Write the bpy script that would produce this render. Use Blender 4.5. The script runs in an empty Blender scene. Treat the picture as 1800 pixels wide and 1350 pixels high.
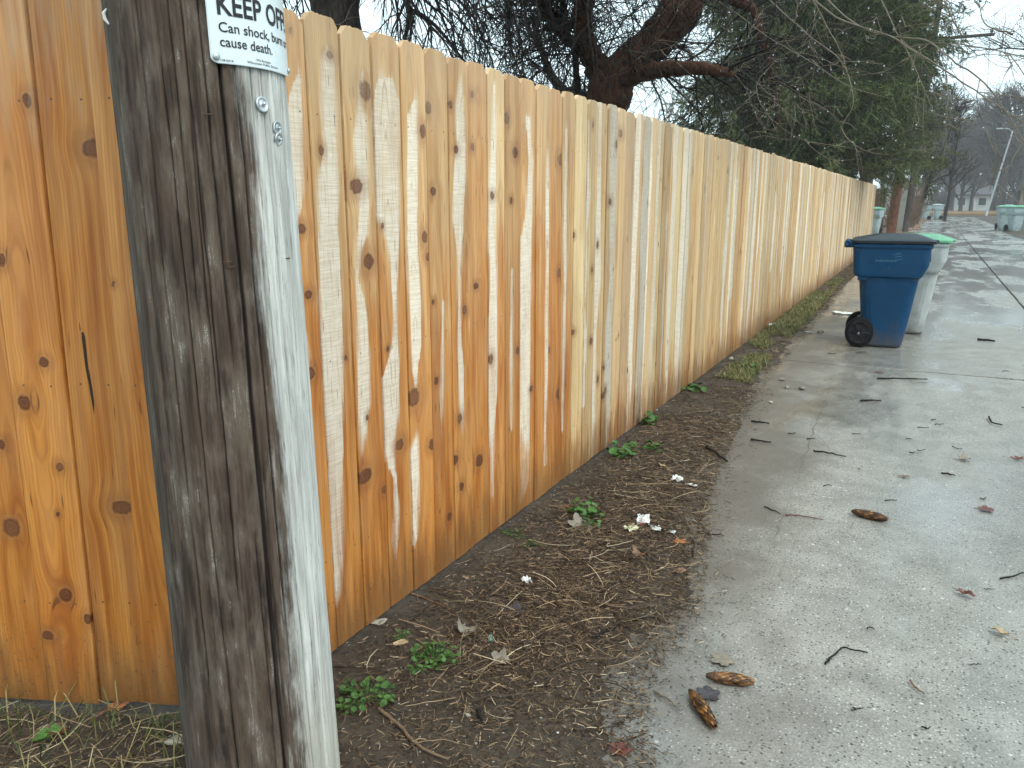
import bpy, bmesh, math, random
import numpy as np
from mathutils import Vector
PI = math.pi
scene = bpy.context.scene
C = bpy.context.collection

# ------------------------------------------------------------------ camera, sky, sun, exposure
CAM = np.array([1.50, 0.0, 1.37])
PITCH, YAW = math.atan(321.0/1400.0), math.radians(27.258)
cam_d = bpy.data.cameras.new('camera'); cam_d.sensor_width = 36; cam_d.lens = 28.0
cam_d.clip_start = 0.05; cam_d.clip_end = 2000
cam = bpy.data.objects.new('camera', cam_d); C.objects.link(cam)
cam.location = CAM; cam.rotation_euler = (PI/2 - PITCH, 0, YAW)
scene.camera = cam

SUN_EL, SUN_AZ = math.radians(52), math.radians(118)     # azimuth clockwise from +Y
world = bpy.data.worlds.new('World'); scene.world = world; world.use_nodes = True
wn = world.node_tree; wn.nodes.clear()
wo = wn.nodes.new('ShaderNodeOutputWorld'); wb = wn.nodes.new('ShaderNodeBackground')
sky = wn.nodes.new('ShaderNodeTexSky'); sky.sky_type = 'NISHITA'; sky.sun_disc = False
sky.sun_elevation = SUN_EL; sky.sun_rotation = SUN_AZ; sky.air_density = 1.0; sky.dust_density = 4.0
wm = wn.nodes.new('ShaderNodeMix'); wm.data_type = 'RGBA'; wm.inputs[0].default_value = 0.86
wn.links.new(sky.outputs[0], wm.inputs[6]); wm.inputs[7].default_value = (7.7, 9.7, 10.3, 1)   # even cloud deck
wn.links.new(wm.outputs[2], wb.inputs[0]); wb.inputs[1].default_value = 0.12
wn.links.new(wb.outputs[0], wo.inputs[0])
sun_d = bpy.data.lights.new('sun', 'SUN'); sun_d.energy = 1.4; sun_d.angle = math.radians(25); sun_d.color = (1.0, 0.96, 0.9)
sun = bpy.data.objects.new('sun', sun_d); C.objects.link(sun)
_sd = Vector((math.sin(SUN_AZ)*math.cos(SUN_EL), math.cos(SUN_AZ)*math.cos(SUN_EL), math.sin(SUN_EL)))
sun.rotation_euler = _sd.to_track_quat('Z', 'Y').to_euler()
scene.view_settings.view_transform = 'Standard'; scene.view_settings.look = 'None'
scene.view_settings.exposure = 0.52; scene.view_settings.gamma = 1.0
scene.cycles.max_bounces = 4; scene.cycles.diffuse_bounces = 2; scene.cycles.glossy_bounces = 2
scene.cycles.transmission_bounces = 2; scene.cycles.transparent_max_bounces = 4; scene.cycles.volume_bounces = 1
scene.cycles.use_denoising = True; scene.cycles.denoiser = 'OPENIMAGEDENOISE'; scene.cycles.denoising_input_passes = 'RGB_ALBEDO_NORMAL'; scene.cycles.denoising_prefilter = 'ACCURATE'; scene.cycles.use_adaptive_sampling = True; scene.cycles.adaptive_threshold = 0.03; scene.cycles.adaptive_min_samples = 24
scene.cycles.sample_clamp_indirect = 4.0

# ------------------------------------------------------------------ camera geometry helpers (pixel of the 1800x1350 photo -> place)
F = 1400.0
_c, _s = math.cos(PITCH), math.sin(PITCH); _cy, _sy = math.cos(YAW), math.sin(YAW)
def ray(u, v):
    x = (u-900)/F; z = -(v-675)/F; y = _c+_s*z; z = -_s+_c*z
    return np.array([x*_cy-y*_sy, x*_sy+y*_cy, z])
def gp(u, v, z=0.0):
    r = ray(u, v); return CAM + r*((z-CAM[2])/r[2])
def fp(u, v, x=0.0):
    r = ray(u, v); return CAM + r*((x-CAM[0])/r[0])
def yp(u, v, Y):
    r = ray(u, v); return CAM + r*(Y/r[1])
def dep(P):
    q = np.asarray(P, float)-CAM
    return _c*(-q[0]*_sy+q[1]*_cy) - _s*q[2]

# ------------------------------------------------------------------ noise
def _hash(ix, iy, seed):
    h = (ix.astype(np.int64)*374761393 + iy.astype(np.int64)*668265263 + int(seed)*1442695041) & 0xffffffff
    h = ((h ^ (h >> 13))*1274126177) & 0xffffffff
    return ((h ^ (h >> 16)) & 0xffffff)/float(0xffffff)
def vnoise(x, y, seed=0):
    x = np.asarray(x, float); y = np.asarray(y, float); x, y = np.broadcast_arrays(x, y)
    ix = np.floor(x); iy = np.floor(y); fx = x-ix; fy = y-iy
    fx = fx*fx*(3-2*fx); fy = fy*fy*(3-2*fy)
    a = _hash(ix, iy, seed); b = _hash(ix+1, iy, seed); c = _hash(ix, iy+1, seed); d = _hash(ix+1, iy+1, seed)
    return (a*(1-fx)+b*fx)*(1-fy)+(c*(1-fx)+d*fx)*fy
def fbm(x, y, seed=0, o=4):
    t = 0; a = 0.5; s = 0
    for k in range(o):
        t = t + a*vnoise(np.asarray(x)*2**k, np.asarray(y)*2**k, seed+17*k); s += a; a *= .5
    return t/s*2-1

# ------------------------------------------------------------------ objects
def tag(o, label=None, cat=None, group=None, kind=None):
    if label: o['label'] = label
    if cat: o['category'] = cat
    if group: o['group'] = group
    if kind: o['kind'] = kind
    return o
def empty(name, loc=(0, 0, 0), rz=0.0):
    o = bpy.data.objects.new(name, None); C.objects.link(o); o.location = loc; o.rotation_euler = (0, 0, rz); o.empty_display_size = .1
    return o
class MB:
    """collects verts and tri / quad arrays, builds ONE mesh object"""
    def __init__(s): s.V = []; s.T = []; s.Q = []; s.n = 0; s.at = {}
    def add(s, V, T=None, Q=None):
        V = np.asarray(V, float).reshape(-1, 3); s.V.append(V)
        if T is not None and len(T): s.T.append(np.asarray(T, np.int64).reshape(-1, 3)+s.n)
        if Q is not None and len(Q): s.Q.append(np.asarray(Q, np.int64).reshape(-1, 4)+s.n)
        s.n += len(V); return s
    def box(s, lo, hi, ch=0.0):
        x0, y0, z0 = lo; x1, y1, z1 = hi
        if ch <= 0:
            V = [(x0,y0,z0),(x1,y0,z0),(x1,y1,z0),(x0,y1,z0),(x0,y0,z1),(x1,y0,z1),(x1,y1,z1),(x0,y1,z1)]
            return s.add(V, Q=[(0,3,2,1),(4,5,6,7),(0,1,5,4),(1,2,6,5),(2,3,7,6),(3,0,4,7)])
        def ringv(z, d): return [(x0+d,y0+d+ch-ch*(d>0),z)] if 0 else None
        c = ch
        o = [(x0+c,y0),(x1-c,y0),(x1,y0+c),(x1,y1-c),(x1-c,y1),(x0+c,y1),(x0,y1-c),(x0,y0+c)]
        i = [(x0+c,y0+c),(x1-c,y0+c),(x1-c,y0+c),(x1-c,y1-c),(x1-c,y1-c),(x0+c,y1-c),(x0+c,y1-c),(x0+c,y0+c)]
        rings = [[(a,b,z0) for a,b in i],[(a,b,z0+c) for a,b in o],[(a,b,z1-c) for a,b in o],[(a,b,z1) for a,b in i]]
        V = sum(rings, []); Q = []
        for r in range(3):
            for k in range(8):
                Q.append((r*8+k, r*8+(k+1)%8, (r+1)*8+(k+1)%8, (r+1)*8+k))
        Q += [(24,25,27,29),(0,5,3,1)]
        return s.add(V, Q=Q)
    def loft(s, rings, cap=True):
        rings = [np.asarray(r, float) for r in rings]; n = len(rings[0]); V = np.concatenate(rings); Q = []
        for r in range(len(rings)-1):
            a = r*n+np.arange(n); b = r*n+(np.arange(n)+1) % n
            Q.append(np.stack([a, b, b+n, a+n], 1))
        T = []
        if cap:
            m = len(V); V = np.concatenate([V, rings[0].mean(0)[None], rings[-1].mean(0)[None]])
            k = np.arange(n); T = np.concatenate([np.stack([(k+1) % n, k, np.full(n, m)], 1), np.stack([k, (k+1) % n, np.full(n, m+1)], 1)+np.array([[(len(rings)-1)*n]*2+[0]])])
        return s.add(V, T=T, Q=np.concatenate(Q))
    def tubes(s, P, R, n=5, cap=False):
        """P (N,K,3), R (N,K)"""
        P = np.asarray(P, float); R = np.asarray(R, float)
        if P.ndim == 2: P = P[None]; R = R[None]
        N, K, _ = P.shape
        T = np.gradient(P, axis=1); T /= np.linalg.norm(T, axis=2, keepdims=True)+1e-9
        m = T.mean(1); ref = np.where(np.abs(m[:, 2:3]) > .75*np.linalg.norm(m, axis=1, keepdims=True), np.array([[1., .2, 0]]), np.array([[0., 0, 1]]))
        A = np.cross(T, ref[:, None, :]); A /= np.linalg.norm(A, axis=2, keepdims=True)+1e-9
        B = np.cross(T, A)
        a = np.arange(n)*2*PI/n
        V = P[:, :, None, :] + R[:, :, None, None]*(A[:, :, None, :]*np.cos(a)[None, None, :, None]+B[:, :, None, :]*np.sin(a)[None, None, :, None])
        idx = np.arange(N*K*n).reshape(N, K, n); nx = np.roll(idx, -1, 2)
        Q = np.stack([idx[:, :-1], nx[:, :-1], nx[:, 1:], idx[:, 1:]], -1).reshape(-1, 4)
        T_ = None
        if cap:
            T_ = []
            for r in (0, K-1):
                for k in range(1, n-1): T_.append(np.stack([idx[:, r, 0], idx[:, r, k], idx[:, r, k+1]], -1))
            T_ = np.concatenate(T_)
        return s.add(V.reshape(-1, 3), T=T_, Q=Q)
    def lathe(s, prof, n=24, center=(0, 0, 0), axis='z'):
        a = np.arange(n)*2*PI/n; rings = []
        for r, h in prof:
            x = r*np.cos(a); y = r*np.sin(a); z = np.full(n, h)
            p = np.stack([x, y, z], 1) if axis == 'z' else np.stack([x, z, y], 1) if axis == 'y' else np.stack([z, x, y], 1)
            rings.append(p+np.array(center))
        return s.loft(rings)
    def build(s, name, mat, parent=None, smooth=False, attrs=None):
        me = bpy.data.meshes.new(name); V = np.concatenate(s.V)
        T = np.concatenate(s.T) if s.T else np.zeros((0, 3), np.int64); Q = np.concatenate(s.Q) if s.Q else np.zeros((0, 4), np.int64)
        me.vertices.add(len(V)); me.vertices.foreach_set('co', V.astype(np.float32).ravel())
        nl = len(T)*3+len(Q)*4; me.loops.add(nl); me.polygons.add(len(T)+len(Q))
        me.loops.foreach_set('vertex_index', np.concatenate([T.ravel(), Q.ravel()]).astype(np.int32))
        st = np.concatenate([np.arange(len(T))*3, len(T)*3+np.arange(len(Q))*4]).astype(np.int32)
        me.polygons.foreach_set('loop_start', st)
        me.polygons.foreach_set('use_smooth', np.full(len(st), bool(smooth)))
        for k, d in (attrs or {}).items():
            at = me.attributes.new(k, 'FLOAT', 'POINT'); at.data.foreach_set('value', np.asarray(d, np.float32).ravel())
        me.update(calc_edges=True); me.validate()
        if isinstance(mat, (list, tuple)):
            for m in mat: me.materials.append(m)
        else: me.materials.append(mat)
        o = bpy.data.objects.new(name, me); C.objects.link(o)
        if parent is not None: o.parent = parent
        return o
def grid_quads(ny, nx):
    i = np.arange(ny*nx).reshape(ny, nx)
    return np.stack([i[:-1, :-1], i[:-1, 1:], i[1:, 1:], i[1:, :-1]], -1).reshape(-1, 4)
def copy_tree(o, parent=None):
    c = o.copy(); C.objects.link(c); c.parent = parent
    for ch in list(o.children): copy_tree(ch, c)
    return c
def smoothline(pts, k=4):
    """Catmull-Rom through control points -> dense polyline"""
    P = np.asarray(pts, float); Q = np.concatenate([2*P[:1]-P[1:2], P, 2*P[-1:]-P[-2:-1]]); out = []
    for i in range(1, len(Q)-2):
        for t in np.arange(k)/k:
            a, b, c, d = Q[i-1], Q[i], Q[i+1], Q[i+2]
            out.append(.5*((2*b)+(c-a)*t+(2*a-5*b+4*c-d)*t*t+(-a+3*b-3*c+d)*t**3))
    out.append(P[-1]); return np.array(out)

# ------------------------------------------------------------------ materials
class G:
    def __init__(s, name):
        s.m = bpy.data.materials.new(name); s.m.use_nodes = True; s.t = s.m.node_tree; s.t.nodes.clear()
        s.out = s.t.nodes.new('ShaderNodeOutputMaterial'); s.b = s.t.nodes.new('ShaderNodeBsdfPrincipled')
        s.t.links.new(s.b.outputs[0], s.out.inputs[0])
    def put(s, sock, v):
        if v is None: return
        if isinstance(v, bpy.types.NodeSocket): s.t.links.new(v, sock)
        else:
            if isinstance(v, (tuple, list)) and sock.type == 'RGBA' and len(v) == 3: v = (*v, 1)
            sock.default_value = v
    def n(s, typ, props=None, outs=0, **ins):
        nd = s.t.nodes.new('ShaderNode'+typ)
        for k, v in (props or {}).items(): setattr(nd, k, v)
        for k, v in ins.items():
            if k.startswith('i') and k[1:].isdigit(): s.put(nd.inputs[int(k[1:])], v)
            else: s.put(nd.inputs[k.replace('_', ' ')], v)
        return nd.outputs[outs] if outs is not None else nd
    def math(s, op, a, b=None, c=None, clamp=False): return s.n('Math', {'operation': op, 'use_clamp': clamp}, i0=a, i1=b, i2=c)
    def mul(s, a, b): return s.math('MULTIPLY', a, b)
    def add(s, a, b): return s.math('ADD', a, b)
    def vec(s, x=0.0, y=0.0, z=0.0): return s.n('CombineXYZ', i0=x, i1=y, i2=z)
    def scale(s, v, k): return s.n('VectorMath', {'operation': 'MULTIPLY'}, i0=v, i1=k)
    def mix(s, f, a, b, mode='MIX'):
        nd = s.t.nodes.new('ShaderNodeMix'); nd.data_type = 'RGBA'; nd.blend_type = mode; nd.clamp_factor = True
        s.put(nd.inputs[0], f); s.put(nd.inputs[6], a); s.put(nd.inputs[7], b); return nd.outputs[2]
    def ss(s, v, a, b, lo=0.0, hi=1.0):
        nd = s.t.nodes.new('ShaderNodeMapRange'); nd.interpolation_type = 'SMOOTHSTEP'
        for k, x in enumerate((v, a, b, lo, hi)): s.put(nd.inputs[k], x)
        return nd.outputs[0]
    def ramp(s, f, stops, interp='LINEAR'):
        nd = s.t.nodes.new('ShaderNodeValToRGB'); s.put(nd.inputs[0], f); e = nd.color_ramp.elements; nd.color_ramp.interpolation = interp
        while len(e) < len(stops): e.new(0.5)
        for k, (p, c) in enumerate(stops): e[k].position = p; e[k].color = (*c, 1) if len(c) == 3 else c
        return nd.outputs[0]
    def noise(s, v, sc, det=3.0, ro=0.55, dist=0.0, outs=0): return s.n('TexNoise', outs=outs, Vector=v, Scale=sc, Detail=det, Roughness=ro, Distortion=dist)
    def vor(s, v, sc, feat='F1', outs=0, rnd=1.0): return s.n('TexVoronoi', {'feature': feat}, outs=outs, Vector=v, Scale=sc, Randomness=rnd)
    def attr(s, name, outs=2): return s.n('Attribute', {'attribute_name': name}, outs=outs)
    def obj(s): return s.n('TexCoord', outs=3)
    def pos(s): return s.n('NewGeometry', outs=0)
    def sep(s, v):
        nd = s.t.nodes.new('ShaderNodeSeparateXYZ'); s.put(nd.inputs[0], v); return nd.outputs
    def bump(s, h, st=0.3, d=0.01): return s.n('Bump', Strength=st, Distance=d, Height=h)
    def set(s, **k):
        for a, v in k.items(): s.put(s.b.inputs[a.replace('_', ' ')], v)
        return s.m

def plain(name, col, rough=0.5, var=0.15, sc=20.0, metal=0.0, bump=0.0, spec=0.4, coat=0.0):
    g = G(name); n = g.noise(g.obj(), sc, 4, .6)
    c = g.mix(g.ss(n, .25, .75), tuple(x*(1-var) for x in col), tuple(min(1, x*(1+var)) for x in col))
    g.set(Base_Color=c, Roughness=g.ss(n, .2, .8, rough*.85, min(1, rough*1.15)), Metallic=metal, Specular_IOR_Level=spec, Coat_Weight=coat)
    if bump: g.set(Normal=g.bump(n, bump, .01))
    return g.m

def wood_material():
    g = G('cedar_board'); gr = g.attr('gr'); sap = g.attr('sap'); kn = g.attr('knot'); dkline = g.attr('crack')
    o = g.sep(g.obj()); x, z = o[0], o[2]
    oi = g.n('ObjectInfo', outs=None); rnd = oi.outputs['Random']; col = g.n('SeparateColor', outs=None, i0=oi.outputs['Color'])
    tan, val, wet = col.outputs[0], col.outputs[1], col.outputs[2]
    seed = g.mul(rnd, 91.0)
    v = g.vec(gr, seed, g.mul(z, 0.030))
    fine = g.noise(v, 300.0, 2, .6); wide = g.noise(v, 48.0, 3, .6)
    low = g.noise(g.vec(x, seed, g.mul(z, 0.22)), 11.0, 2, .55)
    ring = g.math('SINE', g.add(g.mul(gr, 820.0), g.mul(wide, 9.0)))
    hue = g.math('FRACT', g.mul(rnd, 7.31))
    # heartwood: orange when soaked, tan when dry
    heart = g.mix(g.ss(wide, .28, .72), (.37, .100, .012), (.66, .265, .048))
    heart = g.mix(g.ss(ring, -.1, 1.0, 0, .30), heart, (.30, .085, .016))
    tanc = g.mix(g.ss(wide, .28, .72), (.50, .305, .130), (.78, .59, .335))
    tanc = g.mix(g.ss(ring, .0, 1.0, 0, .30), tanc, (.46, .27, .115))
    tanc = g.mix(g.ss(hue, .72, .95, 0, .55), tanc, (.50, .32, .20)); tanc = g.mix(g.ss(hue, .28, .05, 0, .45), tanc, (.80, .64, .37))
    # each board: soaked near the ground, drier above, with drip-shaped edge
    drip = g.noise(g.vec(x, seed, g.mul(z, .10)), 34.0, 3, .65)
    hgt = g.add(z, g.mul(g.add(drip, -.5), 1.3))
    dry = g.ss(hgt, g.add(wet, -.40), g.add(wet, .50))
    base = g.mix(g.math('MULTIPLY', tan, g.ss(dry, 0, 1, .06, 1.0)), heart, tanc)
    base = g.mix(g.ss(low, .35, .7, 0, .45), base, g.mix(.55, base, (.66, .40, .17)))
    base = g.mix(g.ss(low, .48, .25, 0, .45), base, g.mix(.6, base, (.26, .10, .03)))
    # sapwood, clean pale with a ragged edge and saw marks across
    ed = g.noise(g.vec(x, seed, g.mul(z, .038)), 100.0, 4, .72)
    ed2 = g.noise(g.vec(x, seed, z), 380.0, 2, .5)
    soft = g.ss(g.noise(g.vec(x, seed, g.mul(z, .3)), 13.0, 1, .5), .40, .60, .0022, .017)
    sd = g.add(g.add(sap, g.mul(g.add(ed, -.5), .034)), g.mul(g.add(ed2, -.5), .004))
    smask = g.ss(sd, g.mul(soft, -1.0), soft)
    saw = g.noise(g.vec(g.mul(x, .03), seed, z), 420.0, 2, .6)
    sapc = g.mix(g.ss(saw, .32, .66), (.68, .575, .44), (.86, .785, .665))
    sapc = g.mix(g.ss(fine, .5, .75, 0, .35), sapc, (.56, .40, .24))
    sapc = g.mix(g.ss(wide, .55, .75, 0, .5), sapc, (.60, .42, .25))
    base = g.mix(g.mul(smask, g.mul(g.ss(hgt, .10, .40, .30, .88), g.ss(low, .25, .5, .7, 1.0))), base, sapc)
    # fine grain streaks, resin flecks
    base = g.mix(g.ss(fine, .54, .74, 0, .55), base, g.mix(.55, base, (.20, .075, .02)))
    fl = g.vor(g.vec(gr, seed, g.mul(z, .07)), 60.0)
    base = g.mix(g.ss(fl, .12, .05, 0, .8), base, (.12, .04, .013))
    # knots
    kd = g.add(g.add(kn, g.mul(g.add(ed2, -.5), .25)), g.mul(g.add(g.noise(g.vec(x, seed, z), 60.0, 2, .6), -.5), .75))
    base = g.mix(g.ss(kd, 3.2, 1.1, 0, .62), base, g.mix(.6, base, (.22, .07, .022)))
    base = g.mix(g.mul(g.mul(g.ss(kd, 1.5, 1.25), g.ss(kd, 1.05, 1.2)), .16), base, (.52, .31, .14))
    kc = g.mix(g.ss(g.math('SINE', g.mul(kd, 15.0)), -1, 1), (.085, .026, .012), (.15, .052, .024))
    kc = g.mix(g.ss(g.noise(g.vec(x, seed, z), 7.0, 1, .5), .40, .62, 0, .45), kc, (.25, .105, .045)); kc = g.mix(g.mul(g.mul(g.ss(kd, .62, .92), g.ss(ed, .35, .6)), .75), kc, (.045, .015, .007))
    base = g.mix(g.ss(kd, 1.22, .80, 0, .88), base, kc)
    # narrow dark lines on one left-hand board, drawn in colour
    base = g.mix(g.ss(dkline, -.0005, .0012, 0, .97), base, (.018, .012, .008))
    # grey weathered tops, muddy foot
    base = g.mix(g.ss(hgt, 1.45, 1.95, 0, .7), base, g.mix(.6, base, (.50, .385, .26)))
    base = g.mix(g.ss(g.add(z, g.mul(g.add(drip, -.5), .5)), .27, .0, 0, .85), base, g.mix(.75, base, (.13, .066, .026)))
    base = g.mix(g.math('MULTIPLY', g.ss(g.noise(g.vec(x, seed, z), 90.0, 3, .7), .60, .68), g.ss(z, .42, .05, 0, .8)), base, (.085, .055, .032))
    ax = g.math('ABSOLUTE', x); nl = None
    for zr in (.30, .90, 1.58):
        d_ = g.math('SQRT', g.add(g.math('POWER', g.add(ax, -.036), 2.0), g.math('POWER', g.add(z, -zr), 2.0))); nl = d_ if nl is None else g.math('MINIMUM', nl, d_)
    base = g.mix(g.ss(nl, .0036, .0022, 0, .8), base, (.07, .055, .045))
    vv = g.mul(val, 2.0)
    base = g.mix(1.0, base, g.n('CombineColor', i0=vv, i1=vv, i2=vv), 'MULTIPLY')
    h = g.add(g.add(g.mul(fine, .5), g.mul(saw, g.ss(smask, 0, 1, .2, .6))), g.mul(g.ss(kd, 1.2, .9), .5))
    return g.set(Base_Color=base, Roughness=g.ss(dry, 0, 1, .42, .62), Specular_IOR_Level=.35, Normal=g.bump(h, .32, .004))

def pole_material():
    g = G('weathered_pole_wood'); a = g.attr('arc'); z = g.attr('hz'); ck = g.attr('groove'); az = g.attr('az')
    v = g.vec(a, 0.0, g.mul(z, .045)); v2 = g.vec(a, 3.0, g.mul(z, .22)); v3 = g.vec(a, 7.0, z)
    st = g.noise(v, 280.0, 4, .7); st2 = g.noise(v, 60.0, 3, .6); bl = g.noise(v2, 26.0, 5, .65); sm = g.noise(v3, 420.0, 3, .7)
    c = g.mix(g.ss(st2, .3, .7), (.027, .018, .013), (.098, .066, .047))
    c = g.mix(g.ss(bl, .42, .62, 0, .85), c, (.135, .105, .081))
    c = g.mix(g.ss(st, .5, .75, 0, .6), c, (.022, .016, .013))
    flk = g.math('MULTIPLY', g.ss(g.add(bl, g.mul(g.add(st, -.5), .6)), .60, .70), g.ss(sm, .40, .62))
    c = g.mix(g.mul(flk, .9), c, (.40, .37, .32))
    # grey left limb
    c = g.mix(g.ss(az, -.9, -1.3, 0, .4), c, g.mix(g.ss(st2, .3, .7), (.060, .056, .050), (.12, .112, .098)))
    # bleached flank
    e = g.add(g.add(az, g.mul(g.add(g.noise(v, 34.0, 4, .7), -.5), .80)), g.mul(g.add(g.noise(v2, 40.0, 4, .7), -.5), .45))
    w = g.ss(e, .38, .66)
    wc = g.mix(g.ss(st2, .3, .75), (.37, .37, .345), (.69, .695, .66))
    wc = g.mix(g.ss(st, .52, .72, 0, .85), wc, (.13, .135, .13))
    wc = g.mix(g.ss(bl, .56, .72, 0, .6), wc, (.24, .235, .22))
    wc = g.mix(g.ss(g.add(z, g.mul(bl, .6)), .85, .25, 0, .55), wc, (.45, .40, .30))
    c = g.mix(w, c, wc)
    c = g.mix(g.ss(ck, .15, .75, 0, .92), c, (.012, .009, .008))
    h = g.add(g.add(g.mul(st, .7), g.mul(st2, .6)), g.mul(sm, .25))
    return g.set(Base_Color=c, Roughness=.78, Specular_IOR_Level=.25, Normal=g.bump(h, .55, .006))

def concrete_material():
    g = G('wet_concrete'); p = g.pos(); q = g.sep(p)
    big = g.noise(p, .55, 4, .6); mid = g.noise(p, 5.0, 5, .65); fine = g.noise(p, 130.0, 4, .7)
    brush = g.noise(g.vec(g.mul(q[0], 1.0), g.mul(q[1], .045), 0.0), 120.0, 3, .6)
    c = g.mix(g.ss(mid, .3, .7), (.225, .215, .185), (.36, .345, .305))
    c = g.mix(g.ss(big, .42, .62, 0, .55), c, (.27, .264, .245))
    c = g.mix(g.ss(fine, .45, .66, 0, .7), c, (.10, .092, .076)); c = g.mix(g.ss(fine, .45, .30, 0, .6), c, (.45, .435, .39))
    c = g.mix(g.ss(brush, .55, .75, 0, .45), c, (.15, .145, .13))
    # aggregate, pale and dark grains
    n1 = g.vor(p, 95.0, outs=None); v1, c1 = n1.outputs[0], n1.outputs[1]; s1 = g.sep(g.n('VectorMath', {'operation': 'ADD'}, i0=c1, i1=(0, 0, 0)))
    c = g.mix(g.math('MULTIPLY', g.ss(v1, .33, .25), g.ss(s1[0], .70, .74)), c, (.50, .49, .45))
    c = g.mix(g.math('MULTIPLY', g.ss(v1, .40, .30), g.ss(s1[1], .80, .84)), c, (.05, .047, .042))
    n2 = g.vor(p, 34.0, outs=None); v2 = n2.outputs[0]; s2 = g.sep(g.n('VectorMath', {'operation': 'ADD'}, i0=n2.outputs[1], i1=(0, 0, 0)))
    c = g.mix(g.math('MULTIPLY', g.ss(v2, .22, .16), g.ss(s2[0], .93, .94)), c, (.58, .57, .54))
    c = g.mix(g.math('MULTIPLY', g.ss(v2, .20, .13), g.ss(s2[1], .88, .90)), c, (.045, .04, .035))
    # soil washed over the edge and into dips
    soil = g.noise(p, 1.7, 5, .65)
    sx = g.add(q[0], g.mul(q[1], .045))
    sm = g.ss(g.add(sx, g.mul(g.add(soil, -.5), 1.5)), 1.45, .85, 0, .8)
    c = g.mix(sm, c, g.mix(g.ss(fine, .3, .7), (.060, .047, .034), (.125, .10, .075)))
    c = g.mix(g.ss(g.noise(p, 2.7, 5, .7), .58, .72, 0, .30), c, (.10, .095, .085))
    wetn = g.noise(g.vec(g.mul(q[0], 1.0), g.mul(q[1], .35), 0.0), 1.15, 4, .6)
    far = g.ss(q[1], 3.0, 16.0)
    wet = g.math('ADD', g.ss(wetn, .40, .66), g.mul(far, .45), clamp=True)
    c = g.mix(g.mul(wet, .30), c, (.12, .12, .115))
    ro = g.ss(wet, 0, 1, .56, .12)
    ro = g.add(ro, g.mul(g.add(fine, -.5), .12))
    h = g.add(g.add(g.mul(fine, 1.0), g.mul(mid, 1.2)), g.add(g.mul(brush, .5), g.mul(g.ss(v1, .4, .1), .3)))
    return g.set(Base_Color=c, Roughness=ro, Specular_IOR_Level=.5, Normal=g.bump(h, g.mul(g.ss(wet, 0, 1, .38, .09), g.ss(q[1], 2.0, 18.0, 1.0, .12)), .006))

def soil_material():
    g = G('wet_soil'); p = g.pos(); a = g.noise(p, 3.0, 5, .65); b = g.noise(p, 45.0, 5, .7); f = g.noise(p, 240.0, 3, .7)
    c = g.mix(g.ss(b, .3, .7), (.026, .019, .013), (.078, .058, .040))
    c = g.mix(g.ss(a, .45, .65, 0, .6), c, (.085, .064, .045))
    c = g.mix(g.ss(f, .58, .8, 0, .6), c, (.15, .115, .08))
    nv = g.vor(p, 70.0, outs=None); v = nv.outputs[0]; s = g.sep(g.n('VectorMath', {'operation': 'ADD'}, i0=nv.outputs[1], i1=(0, 0, 0)))
    c = g.mix(g.math('MULTIPLY', g.ss(v, .30, .2), g.ss(s[0], .9, .92)), c, (.36, .34, .30))
    h = g.add(g.mul(b, 1.0), g.mul(f, .5))
    return g.set(Base_Color=c, Roughness=g.ss(a, .3, .7, .85, .55), Specular_IOR_Level=.35, Normal=g.bump(h, .8, .012))

def bark_material(name, dark, light, sc=14.0):
    g = G(name); p = g.obj(); q = g.sep(p); n = g.noise(g.vec(q[0], q[1], g.mul(q[2], .25)), sc*3, 4, .65); m = g.noise(p, sc*.25, 3, .6)
    c = g.mix(g.ss(n, .3, .7), dark, light); c = g.mix(g.ss(m, .5, .75, 0, .4), c, tuple(x*.6 for x in dark))
    return g.set(Base_Color=c, Roughness=.85, Specular_IOR_Level=.15, Normal=g.bump(n, .6, .03))
def leafy_material(name, dark, light, sc=2.2, rough=.55):
    g = G(name); p = g.pos(); m = g.noise(p, sc, 3, .6); n = g.noise(p, sc*14, 2, .6)
    c = g.mix(g.ss(g.add(g.mul(m, .6), g.mul(n, .4)), .32, .66), dark, light)
    return g.set(Base_Color=c, Roughness=rough, Specular_IOR_Level=.16)

def cart_material(name, col, rough, spec):
    g = G(name); p = g.obj(); q = g.sep(p); n = g.noise(p, 7.0, 4, .65); f = g.noise(p, 160.0, 2, .6)
    sc = g.noise(g.vec(g.mul(q[0], 1.0), g.mul(q[1], 1.0), g.add(g.mul(q[2], .12), g.mul(q[0], .25))), 70.0, 2, .5)
    c = g.mix(g.ss(n, .3, .7), tuple(x*.86 for x in col), tuple(min(1, x*1.14) for x in col))
    c = g.mix(g.ss(sc, .70, .76, 0, .4), c, tuple(min(1, x*1.6+.06) for x in col))
    dirt = g.math('MULTIPLY', g.ss(g.add(q[2], g.mul(g.add(n, -.5), .5)), .26, -.02), g.ss(f, .3, .7, .35, .9))
    c = g.mix(dirt, c, (.11, .09, .068)); c = g.mix(g.ss(g.noise(p, 3.0, 4, .7), .56, .72, 0, .3), c, tuple(x*.5+.03 for x in col))
    return g.set(Base_Color=c, Roughness=g.add(rough, g.mul(g.add(n, -.5), .3)), Specular_IOR_Level=spec, Normal=g.bump(f, .06, .003))
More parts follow.
